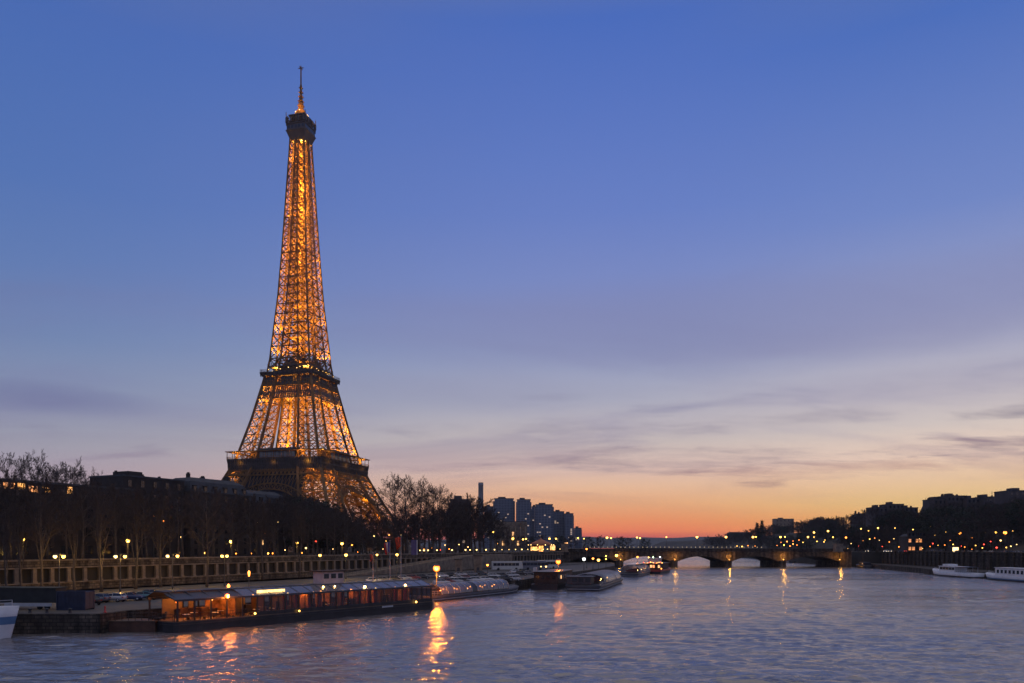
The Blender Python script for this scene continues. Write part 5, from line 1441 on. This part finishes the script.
for px0, px1, Y, top, lab in ((474, 482, 262, 556, 'pale lamplit stone gatehouse on the quay beside the wall'), (455, 462, 258, 560, 'low pale stone hut on the quay near the gatehouse')):
    x0, x1 = at(px0, Y), at(px1, Y); o = root('stone_hut', ((x0 + x1) / 2, Y, ZQ), lab, 'hut'); H = hz(top, Y) - ZQ; w = x1 - x0
    MB().box((0, 1.5, H / 2), (w, 3, H)).build('wall', M_stone_pale, o); MB().box((0, 1.5, H + .15), (w + .5, 3.5, .3)).build('roof', M_stone, o)
    MB().box((0, -.02, 1.1), (.9, .08, 2.1)).build('door', M_dark, o)

# ================================================================== BOATS
M_hullblk = mat('black_hull_paint', (.022, .022, .026), .4, .4, .5); M_hulldk = mat('dark_grey_hull', (.045, .045, .055), .45, .3, .5)
M_deck = mat('boat_deck', (.12, .085, .06), .7, .3, 1.0); M_pale = mat('pale_grey_paint', (.42, .43, .46), .4, .15, .5); M_rust = mat('rusty_brown_paint', (.07, .034, .022), .7, .5, .7)
M_blueband = mat('blue_band_paint', (.10, .20, .36), .4, .15, .6)
M_canopy = glass('canopy_glass', (.22, .22, .24), .3, .05)
M_silver = mat('polished_roof_metal', (.72, .72, .75), .22, .1, .8, metal=.85); M_pane = glass('boat_window_glass', (.10, .10, .12), .72, .04)
G_cabin = glow('cabin_lamp', (1.0, .34, .06), 18); G_cabinw = glow('cabin_lamp_warm', (1.0, .58, .18), 12)
def hull(L, W, zd, bow=.25, rake=1.2, stern=.85, rows_=None, mats=(0,), sheer=.5):
    """pointed at +x, blunt at x = 0; rows_ = heights of the paint bands"""
    mb = MB(); n = 22
    rows_ = rows_ or [-.8, zd]
    nr = len(rows_)
    vs = []
    for i in range(n + 1):
        t = i / n
        w = W / 2
        if t > 1 - bow: w *= math.sqrt(max(0.0, 1 - ((t - 1 + bow) / bow) ** 2)) * .98 + .02
        if t < .12: w *= stern + (1 - stern) * (t / .12)
        for r_, z in enumerate(rows_):
            f = (z - rows_[0]) / (rows_[-1] - rows_[0])
            zz = z + sheer * f * max(0, (t - 1 + bow) / bow) ** 2
            ww = w * (.78 + .22 * f)
            x = L * t + rake * f * max(0, t - .7) / .3
            vs += [(x, -ww, zz), (x, ww, zz)]
    S = 2 * nr
    for r_ in range(nr - 1):
        mb.mi = mats[r_ % len(mats)]
        mb.add([], [])
        fs = []
        for i in range(n):
            a, b = i * S + 2 * r_, (i + 1) * S + 2 * r_
            fs.append((a, b, b + 2, a + 2)); fs.append((b + 1, a + 1, a + 3, b + 3))
        fs.append((2 * r_ + 1, 2 * r_, 2 * r_ + 2, 2 * r_ + 3))
        base = 0
        if r_ == 0: mb.v.extend(vs)
        for f in fs: mb.f.append(list(f)); mb.m.append(mb.mi); mb.sm.append(True)
    mb.mi = mats[(nr - 2) % len(mats)]
    for i in range(n):
        a, b = i * S + 2 * (nr - 1), (i + 1) * S + 2 * (nr - 1)
        mb.f.append([a, b, b + 1, a + 1]); mb.m.append(mats[-1]); mb.sm.append(False)
    return mb
def rail(mb, pts, h=1.0, step=1.5, r=.035):
    for a, b in zip(pts, pts[1:]):
        a, b = Vector(a), Vector(b); n = max(1, int((b - a).length / step))
        for k in range(n + 1):
            p = a.lerp(b, k / n); mb.bar(p, p + Vector((0, 0, h)), r * 2)
        for hh in (h, h * .55): mb.bar(a + Vector((0, 0, hh)), b + Vector((0, 0, hh)), r * 2)
    return mb
# ---- restaurant boat
RBT = root('restaurant_boat', (-46.0, 107.5, 0), 'long dark restaurant boat with glazed sides and glowing orange rooms', 'boat', rz=math.atan2(40, 31))
L = 50.6
hp = [(-.9, 2.4), (-.5, .4), (0, 0), (L, 0), (L + 2.2, 1.6), (L + 2.2, 6.4), (L, 8), (0, 8), (-.5, 7.6), (-.9, 5.6)]
hm = MB(); hm.prism(hp, -1, 1.45); hm.prism([(x, y) for x, y in inset(hp, -.12)], .95, 1.12); hm.build('hull', M_hullblk, RBT)
MB().prism(inset(hp, .1), 1.45, 1.58).build('deck', M_deck, RBT)
pm_ = MB().box((0, 0, 2.95), (.2, .2, 2.8)).mesh('post', M_black)
for i in range(21):
    for y in (.2, 7.8): link('post', pm_, RBT, (i * 2.52, y, 0))
    if 5 <= i < 20:
        link('mullion', shared('mull', lambda: MB().box((0, 0, 2.95), (.12, .1, 2.8)).mesh('mullion', M_black)), RBT, (i * 2.52 + 1.26, .2, 0))
MB().box((L / 2, .15, 4.45), (L + .6, .5, .26)).box((L / 2, 7.85, 4.45), (L + .6, .5, .26)).build('eave', M_hulldk, RBT)
MB().box((L / 2 + 6, .2, 1.85), (L - 12, .12, .55)).box((L / 2 + 6, 7.8, 1.85), (L - 12, .12, .55)).build('sill_panel', M_hullblk, RBT)
wmesh = shared('rb_win', lambda: MB().box((1.26, .2, 3.2), (2.3, .03, 2.3)).mesh('window', M_pane))
for i in range(5, 20): link('window', wmesh, RBT, (i * 2.52, 0, 0))
def roofpane():
    q = MB(); q.add([(.06, .1, 4.6), (2.46, .1, 4.6), (2.46, 2.7, 5.55), (.06, 2.7, 5.55), (.06, .1, 4.54), (2.46, .1, 4.54), (2.46, 2.7, 5.49), (.06, 2.7, 5.49)], [(0, 1, 2, 3), (7, 6, 5, 4), (0, 4, 5, 1), (2, 6, 7, 3)]); return q.mesh('roof_pane', M_canopy)
rp = roofpane()
for i in range(4, 20): link('roof_pane', rp, RBT, (i * 2.52, 0, 0))
rb = MB()
for i in range(0, 21): rb.bar((i * 2.52, .1, 4.58), (i * 2.52, 2.75, 5.56), .12)
rb.add([(-.6, -.2, 4.62), (10.0, -.2, 4.62), (10.0, 2.7, 5.4), (-.6, 2.7, 5.4), (-.6, -.2, 4.5), (10, -.2, 4.5), (10, 2.7, 5.28), (-.6, 2.7, 5.28)], [(0, 1, 2, 3), (7, 6, 5, 4), (0, 4, 5, 1), (3, 0, 4, 7)])
rb.box((L / 2, 4.1, 5.55), (L + .8, 2.9, .16))
rb.add([(-.6, 5.5, 5.5), (L + .3, 5.5, 5.5), (L + .3, 8.1, 4.6), (-.6, 8.1, 4.6)], [(0, 1, 2, 3)])
rb.build('roof', M_hulldk, RBT)
M_inner = mat('warm_cabin_wall', (.30, .15, .07), .7, .8, .9, 6); M_curtain = mat('red_curtain', (.38, .045, .03), .85, .35, 1.2, stretch=(4, 1, .3))
rq = random.Random(6); x = 1.0
while x < L - 1:
    w_ = rq.uniform(1.0, 3.6); MB().box((x + w_ / 2, 6.9 - rq.uniform(0, .8), 3.0), (w_, .12, 2.8)).build('inner_wall', rq.choice((M_inner, M_inner, M_rust, M_deck)), RBT)
    x += w_ + rq.uniform(.2, 1.6)
x = 1.4
while x < L - 1:
    h_ = rq.uniform(.5, 1.6); MB().box((x, rq.uniform(3.5, 6), 1.6 + h_ / 2), (rq.uniform(.4, 1.1), .5, h_)).build('furnishing', rq.choice((M_rust, M_hullblk, M_deck)), RBT); x += rq.uniform(1.0, 2.6)
for i in range(12): MB().tube([(1.2 + i * 1.05, .8 + (i % 3) * .5, 1.6), (1.2 + i * 1.05, .8 + (i % 3) * .5, 1.95)], .18, 8).build('flower_tub', M_rust, RBT) if i % 2 else None
for x in (10.2, 24.2, 38.0, 46.5): MB().box((x, 4.4, 2.95), (.12, 4.6, 2.7)).build('partition', M_inner, RBT)
MB().box((5.2, 5.3, 2.2), (4.6, .9, 1.3)).box((5.2, 5.3, 2.9), (5.0, 1.2, .1)).build('bar_counter', M_rust, RBT)
for x in (18.0, 20.2, 22.8, 24.7, 29.5, 33.2, 35.4, 36.8, 41.8, 44.1): MB().box((x, .75, 3.05), (.75, .12, 2.5)).build('curtain', M_curtain, RBT)
cl = shared('cabl', lambda: MB().ball((0, 0, 0), .16, 6, 4).mesh('ceiling_lamp', G_cabin)); clw = shared('cablw', lambda: MB().ball((0, 0, 0), .13, 6, 4).mesh('ceiling_lamp', G_cabinw))
for i, x in enumerate((1.6, 4.2, 7.0, 9.2, 12.2, 15.0, 18.2, 21.5, 25.4, 28.2, 31.6, 34.8, 37.2, 40.6, 44, 48.5)):
    link('ceiling_lamp', cl if i % 3 != 1 or i < 4 else clw, RBT, (x, 3.2 + (i % 2) * 1.6, 4.3 if i > 3 else 4.15))
for x, e in ((2.5, 330), (7, 380), (15, 200), (19, 150), (23.5, 190), (27.5, 120), (31.5, 190), (35, 300), (39, 170), (43, 220), (48.5, 120)):
    l = bpy.data.lights.new('cabin_light', 'POINT'); l.energy = e; l.color = (1, .29, .045); l.shadow_soft_size = .3
    link('cabin_light', l, RBT, (x, 4.0, 4.1))
MB().box((15.6, .95, 5.02), (5.0, .08, .5)).build('glowing_band', glow('roof_glow_band', (1, .62, .16), 2.6, .45, 1.2), RBT)  # yellow band that glows behind the roof glass
for x, y, z, g_, r in ((7.3, -.3, 4.75, G_sodium, .34), (34.2, .5, 4.95, G_cabinw, .24), (26.0, 1.4, 5.25, G_cabinw, .16), (28.4, 1.4, 5.25, G_cabinw, .14), (44.0, .6, 4.85, G_cabinw, .2), (12.0, -.2, 1.9, G_yellow, .16), (20.0, -.2, 1.75, G_yellow, .14), (46.0, -.2, 1.7, G_yellow, .18), (.6, 1.5, 4.2, G_sodium, .17)):
    MB().ball((x, y, z), r, 7, 5).build('deck_lamp', g_, RBT)
l = bpy.data.lights.new('deck_lamp', 'POINT'); l.energy = 800; l.color = (1, .25, .03); l.shadow_soft_size = .2; link('deck_lamp', l, RBT, (7.3, -.7, 4.7))
wh = MB(); wh.box((29.5, 4.4, 6.6), (4.4, 2.6, 2.0)); wh.build('wheelhouse', mat('pinkish_white_paint', (.55, .40, .38), .5, .2, .8), RBT)
MB().box((29.5, 4.4, 7.75), (5.4, 3.4, .2)).build('wheelhouse_roof', M_rust, RBT)
for x in (28.0, 29.5, 31.0): MB().box((x, 3.07, 6.9), (1.0, .06, .8)).build('wheelhouse_window', M_glassd, RBT)
MB().box((39.0, -.08, 1.28), (2.6, .05, .30)).build('name_board', M_pale, RBT)
rl = MB(); rail(rl, [(-.4, .25, 1.58), (12.4, .25, 1.58)], 1.0, 1.2, .03); rail(rl, [(-.6, .3, 1.58), (-.75, 2.4, 1.58), (-.75, 5.6, 1.58)], 1.0, 1.2, .03); rl.build('railing', M_black, RBT)
tb = None
for i, (x, y) in enumerate(((2.2, 1.8), (4.4, 3.6), (6.6, 1.7), (8.6, 3.5), (13.4, 1.6), (16.2, 1.6), (27.2, 1.6), (31.2, 1.6))):
    p = Matrix.Rotation(math.atan2(40, 31), 3, 'Z') @ Vector((x, y, 0)) + Vector((-46.0, 107.5, 1.58))
    t_ = root('dining_table', p, f'small dining table inside the restaurant boat, {nth(i)} from the open end', 'table', 'dining tables on the restaurant boat')
    link('tabletop', shared('tt', lambda: MB().lathe([(.5, .72), (.52, .75), (.5, .77)], n=12).mesh('tabletop', M_white)), t_); link('leg', shared('tl', lambda: MB().lathe([(.25, 0), (.05, .05), (.05, .72)], n=7).mesh('leg', M_dark)), t_)
# gangway and landing pontoon beside it
o = root('pontoon', (at(138, 110.5), 110.5, 0), 'low rusty landing pontoon with a railing joining quay and restaurant boat', 'pontoon')
MB().box((-.5, 0, .7), (7.5, 3.6, 1.6)).build('float', M_rust, o); MB().box((-.5, 0, 1.53), (7.7, 3.8, .1)).build('deck', M_deck, o)
rl = MB(); rail(rl, [(-4.2, -1.7, 1.58), (3.2, -1.7, 1.58)], 1.1, .9, .03); rl.build('railing', M_black, o)
# ---- glass-roofed sightseeing boats
def glass_boat(name, loc, rz, L, W, x0, x1, label, zd=1.3, top=3.7, dark=(), pale=(), lamps=14, hullm=None, bow=.22, group='sightseeing boats along the quay', lm=None):
    o = root(name, loc, label, 'boat', group, rz=rz)
    hull(L, W, zd, bow, 1.4, .9, [-.8, .35, .55, zd], (0, 1, 0)).build('hull', [hullm or M_hulldk, M_pale], o)
    n = max(3, int((x1 - x0) / 2.4)); k = 9
    def arc(x, s=1.0):
        return [(x, -W * .46 * math.cos(math.pi * j / k) * s, zd + .15 + (top - zd - .15) * (math.sin(math.pi * j / k) ** .75) * s) for j in range(k + 1)]
    st = (x1 - x0) / n
    cm = MB(); A, B_ = arc(.04), arc(st - .04); cm.add(A + B_, [(j, j + 1, k + 2 + j, k + 1 + j) for j in range(k)], True)
    cmesh = cm.mesh('canopy_pane', M_canopy)
    rm_ = MB(); A = arc(0, 1.015)
    for p, q in zip(A, A[1:]): rm_.bar(p, q, .12)
    rmesh = rm_.mesh('canopy_rib', M_pale)
    dk = MB(); A, B_ = arc(.04, .99), arc(st - .04, .99); dk.add(A + B_, [(j, j + 1, k + 2 + j, k + 1 + j) for j in range(k)], True); dmesh = dk.mesh('canopy_panel', M_hullblk)
    pmesh = shared(('pp', round(W, 1), round(top, 1)), lambda: (lambda q: q.mesh('canopy_panel', M_silver))(MB().add(dk.v, dk.f, True)))
    for i in range(n):
        if i in pale: link('canopy_panel', pmesh, o, (x0 + st * i, 0, 0)); continue
        link('canopy_pane' if i not in dark else 'canopy_panel', cmesh if i not in dark else dmesh, o, (x0 + st * i, 0, 0))
    for i in range(n + 1): link('canopy_rib', rmesh, o, (x0 + st * i, 0, 0))
    end = MB(); A = arc(x0); end.add(A, [tuple(range(k + 1))]); A = arc(x1); end.add(A, [tuple(range(k + 1))[::-1]]); end.build('canopy_end', M_pane, o)
    MB().box(((x0 + x1) / 2, 0, zd + .08), (x1 - x0, W * .9, .1)).build('cabin_floor', M_deck, o)
    sm = shared('seatrow', lambda: MB().box((0, 0, .45), (.5, 3.6, .1)).box((-.25, 0, .75), (.08, 3.6, .6)).mesh('seat_row', mat('seat_red', (.25, .05, .04), .7, .2, 2)))
    for i in range(n): link('seat_row', sm, o, (x0 + st * (i + .5), 0, zd + .12))
    lmesh = shared(('bl', (lm or G_cabinw).name), lambda: MB().ball((0, 0, 0), .11, 6, 4).mesh('cabin_lamp', lm or G_cabinw))
    for i in range(lamps): link('cabin_lamp', lmesh, o, (x0 + (x1 - x0) * (i + .5) / lamps, -W * .30 + (i % 3) * .5, zd + .9 + .25 * (i % 2)))
    r_ = MB(); rail(r_, [(1, -W * .44, zd), (x0 - .3, -W * .46, zd)], .95, 1.2, .03); rail(r_, [(x1 + .3, -W * .46, zd), (L * .93, -W * .3, zd)], .95, 1.2, .03); r_.build('railing', M_pale, o)
    return o
b2 = glass_boat('sightseeing_boat', (-17.3 - 3.0, 165 + 1.7, 0), math.atan2(38, 20.9), 43, 6.6, 5, 35, 'low sightseeing boat with a curved glass canopy moored next to the restaurant boat', dark=(5,), lamps=16, lm=G_cabin)
MB().box((3.0, 0, 2.0), (2.6, 4.6, 1.5)).box((3.0, 0, 2.85), (3.2, 5.2, .15)).build('stern_cabin', M_hulldk, b2)
b4 = glass_boat('sightseeing_boat', (18.8, 208.5, 0), math.atan2(.966, .26), 57, 10.5, 9, 44, 'wide glass-canopied boat lying outside the dark houseboat, its blunt stern toward the viewer', zd=1.5, top=4.3, dark=(0,), pale=(3, 4, 5, 6, 7, 8, 10, 11, 12, 13), lamps=8, hullm=M_hulldk, bow=.2)
MB().box((4.2, 1.2, 2.6), (5.5, 6.6, 2.0)).box((4.2, 1.2, 3.7), (6.2, 7.4, .18)).build('stern_cabin', M_hulldk, b4)
for y in (-1.2, .6, 2.4): MB().box((1.42, y, 2.8), (.06, 1.3, 1.0)).build('stern_window', M_glassd, b4)
b5 = glass_boat('sightseeing_boat', (at(628, 300), 300, 0), math.atan2(.95, .3), 42, 8.5, 6, 34, 'pale-roofed sightseeing boat moored ahead of the wide glass-canopied boat', zd=1.4, top=4.6, lamps=8)
MB().box((20, 0, 4.75), (27, 4.4, .2)).build('roof_panel', M_silver, b5)
# dark houseboat
HB = root('houseboat', (4.9, 212.5, 0), 'dark rusty boxy houseboat moored stern-on against the quay', 'boat', rz=math.atan2(.966, .26))
hp = [(0, -7.6), (26, -7.6), (28, -4), (26, -.2), (0, -.2)]
MB().prism(hp, -1, 1.6).prism(inset(hp, -.12), 1.2, 1.4).build('hull', M_hullblk, HB)
MB().box((13, -3.9, 3.2), (22, 6.6, 3.1)).build('cabin', M_rust, HB); MB().box((13, -3.9, 4.87), (23, 7.4, .2)).build('roof', M_hullblk, HB)
for y in (-6.2, -4.6, -3.0, -1.6): MB().box((1.97, y, 3.4), (.06, .9, 1.0)).build('window', M_glassd, HB)
for x in (4, 7, 10, 13, 16, 19): MB().box((x, -7.23, 3.4), (1.2, .06, 1.0)).build('window', M_glassd if x != 7 else G_winwarm, HB)
MB().box((2.2, -.9, 5.5), (1.2, .9, 1.2)).build('chimney', M_pale, HB)
rl = MB(); rail(rl, [(.2, -7.4, 1.6), (.2, -.4, 1.6)], 1.0, 1, .03); rl.build('railing', M_black, HB)
# colourful lit boat near the bridge
FB = root('party_boat', (at(651, 335), 335, 0), 'small red boat strung with coloured lights at the last landing before the bridge', 'boat', rz=math.atan2(.93, .36))
hull(30, 9, 1.8, .25, 1, .9, [-.8, .9, 1.8], (0, 1)).build('hull', [M_hullblk, mat('red_hull_band', (.3, .03, .02), .5, .2, 1)], FB)
MB().box((13, 0, 3.1), (20, 7, 2.5)).build('cabin', M_rust, FB); MB().box((13, 0, 4.45), (21, 8, .2)).build('roof', M_hulldk, FB)
MB().box((9, 0, 5.5), (8, 4.5, 2.0)).box((9, 0, 6.6), (8.6, 5.2, .2)).build('wheelhouse', M_pale, FB)
for i in range(6): MB().box((2.97, -2.9 + i * 1.15, 3.2), (.06, .9, 1.2)).build('window', (G_winwarm, M_glassd, G_winorange)[i % 3], FB)
for i in range(14):
    MB().ball((2.9 + (i % 2) * .1, -4.2 + i * .62, 4.75 + .25 * math.sin(i)), .17, 6, 4).build('fairy_light', (G_yellow, G_red, G_warm, G_orange)[i % 4], FB)
for x, y, z, g_ in ((5, -3, 7.2, G_white), (8, 2.6, 7.0, G_yellow), (3, 3.9, 2.4, G_orange), (3, -3.9, 2.2, G_orange), (5, 0, 7.1, glow('green_lamp', (.6, 1, .4), 12))): MB().ball((x, y, z), .26, 6, 4).build('deck_lamp', g_, FB)
# white bow entering the frame
WB = root('white_motor_boat', (-80.2, 101.9, 0), 'white boat with a blue band, only its raked bow showing at the frame edge', 'boat')
hull(14.6, 4.6, 4.0, .32, 1.3, .9, [-.6, 1.75, 2.75, 4.0], (0, 1, 0), sheer=.15).build('hull', [M_white, M_blueband], WB)
rl = MB(); rail(rl, [(6, -2.15, 4.0), (10.5, -2.0, 4.05), (13.6, -1.0, 4.15), (14.9, 0, 4.2)], .75, 1.0, .03); rl.build('railing', M_pale, WB)
MB().box((5, 0, 4.7), (7, 3.4, 1.4)).box((5, 0, 5.45), (7.4, 3.8, .12)).build('cabin', M_white, WB)
# white boats on the far side
R1 = root('river_cruiser', (172.6, 289, 0), 'white river cruiser with long dark windows and canopied stern at the far quay', 'boat', rz=R(86))
hull(33, 5.6, 1.9, .3, 1.6, .9, [-.7, .5, 1.9], (0, 1), sheer=.9).build('hull', [M_hullblk, M_white], R1)
MB().box((19, 0, 2.9), (13, 4.4, 2.1)).box((18, 0, 4.0), (15.5, 4.8, .14)).box((21, 0, 4.45), (5, 3.4, .8)).build('deckhouse', M_white, R1)
for s in (-1, 1):
    for i in range(5): MB().box((14 + i * 2.4, s * 2.23, 3.15), (2.1, .06, .95)).build('window', M_glassd, R1)
MB().box((8, 0, 4.0), (8, 4.8, .12)).build('canopy', M_hulldk, R1)
for x in (4.3, 8, 11.8):
    for s in (-1, 1): MB().bar((x, s * 2.2, 1.9), (x, s * 2.2, 4.0), .09).build('post', M_pale, R1)
rl = MB(); rail(rl, [(.4, 2.4, 1.9), (12, 2.6, 1.9)], .9, 1.3, .03); rail(rl, [(26, 2.4, 2.0), (32, 1.0, 2.5)], .9, 1.3, .03); rl.build('railing', M_pale, R1)
R2 = root('passenger_boat', (170.6, 247, 0), 'white passenger boat with square dark windows, cut by the frame at the far quay', 'boat', rz=R(87.5))
hull(34, 6.2, 1.8, .25, 1.4, .9, [-.7, .45, .8, 1.8], (0, 1, 2), sheer=.7).build('hull', [M_hullblk, M_blueband, M_white], R2)
MB().box((14, 0, 3.1), (24, 5.2, 2.7)).box((14, 0, 4.5), (24.8, 5.6, .14)).build('deckhouse', M_white, R2)
for s in (-1, 1):
    for i in range(10): MB().box((3.6 + i * 2.3, s * 2.63, 3.2), (1.25, .06, 1.15)).build('window', M_glassd, R2)
rl = MB(); rail(rl, [(26.5, 2.6, 1.9), (33, 1.0, 2.3)], .9, 1.3, .03); rl.build('railing', M_pale, R2)
# small dark boats by the far bridge end
for x, y, L_, lab in ((192.5, 424, 16, 'small dark barge moored at the foot of the far quay wall near the bridge'), (206, 640, 30, 'dark barge beyond the bridge along the far bank'), (199, 560, 24, 'low dark moored barge just past the bridge on the far bank')):
    o = root('moored_barge', (x - 2, y - L_ / 2, 0), lab, 'barge', rz=R(84))
    hull(L_, 5, 1.6, .25, 1, .9).build('hull', M_hullblk, o); MB().box((L_ * .4, 0, 2.4), (L_ * .5, 3.6, 1.7)).build('cabin', M_hulldk, o)
    for i in range(4): MB().box((L_ * .2 + i * L_ * .12, 1.83, 2.5), (.9, .06, .7)).build('window', M_glassd if i != 1 else G_winwarm, o)

# ================================================================== THE AIR
HZ = MB().box((0, 2690, 170), (14600, 6020, 352)).build('haze', None if False else bpy.data.materials.new('haze_air'))
tag(HZ, kind='stuff')
hm_ = bpy.data.materials['haze_air']; hm_.use_nodes = True
ht = hm_.node_tree
for n in list(ht.nodes): ht.nodes.remove(n)
ho = ht.nodes.new('ShaderNodeOutputMaterial'); hv = ht.nodes.new('ShaderNodeVolumePrincipled')
hv.inputs['Color'].default_value = (0.72, 0.80, 0.95, 1); hv.inputs['Density'].default_value = 0.000055; hv.inputs['Anisotropy'].default_value = 0.3
ht.links.new(hv.outputs[0], ho.inputs['Volume'])
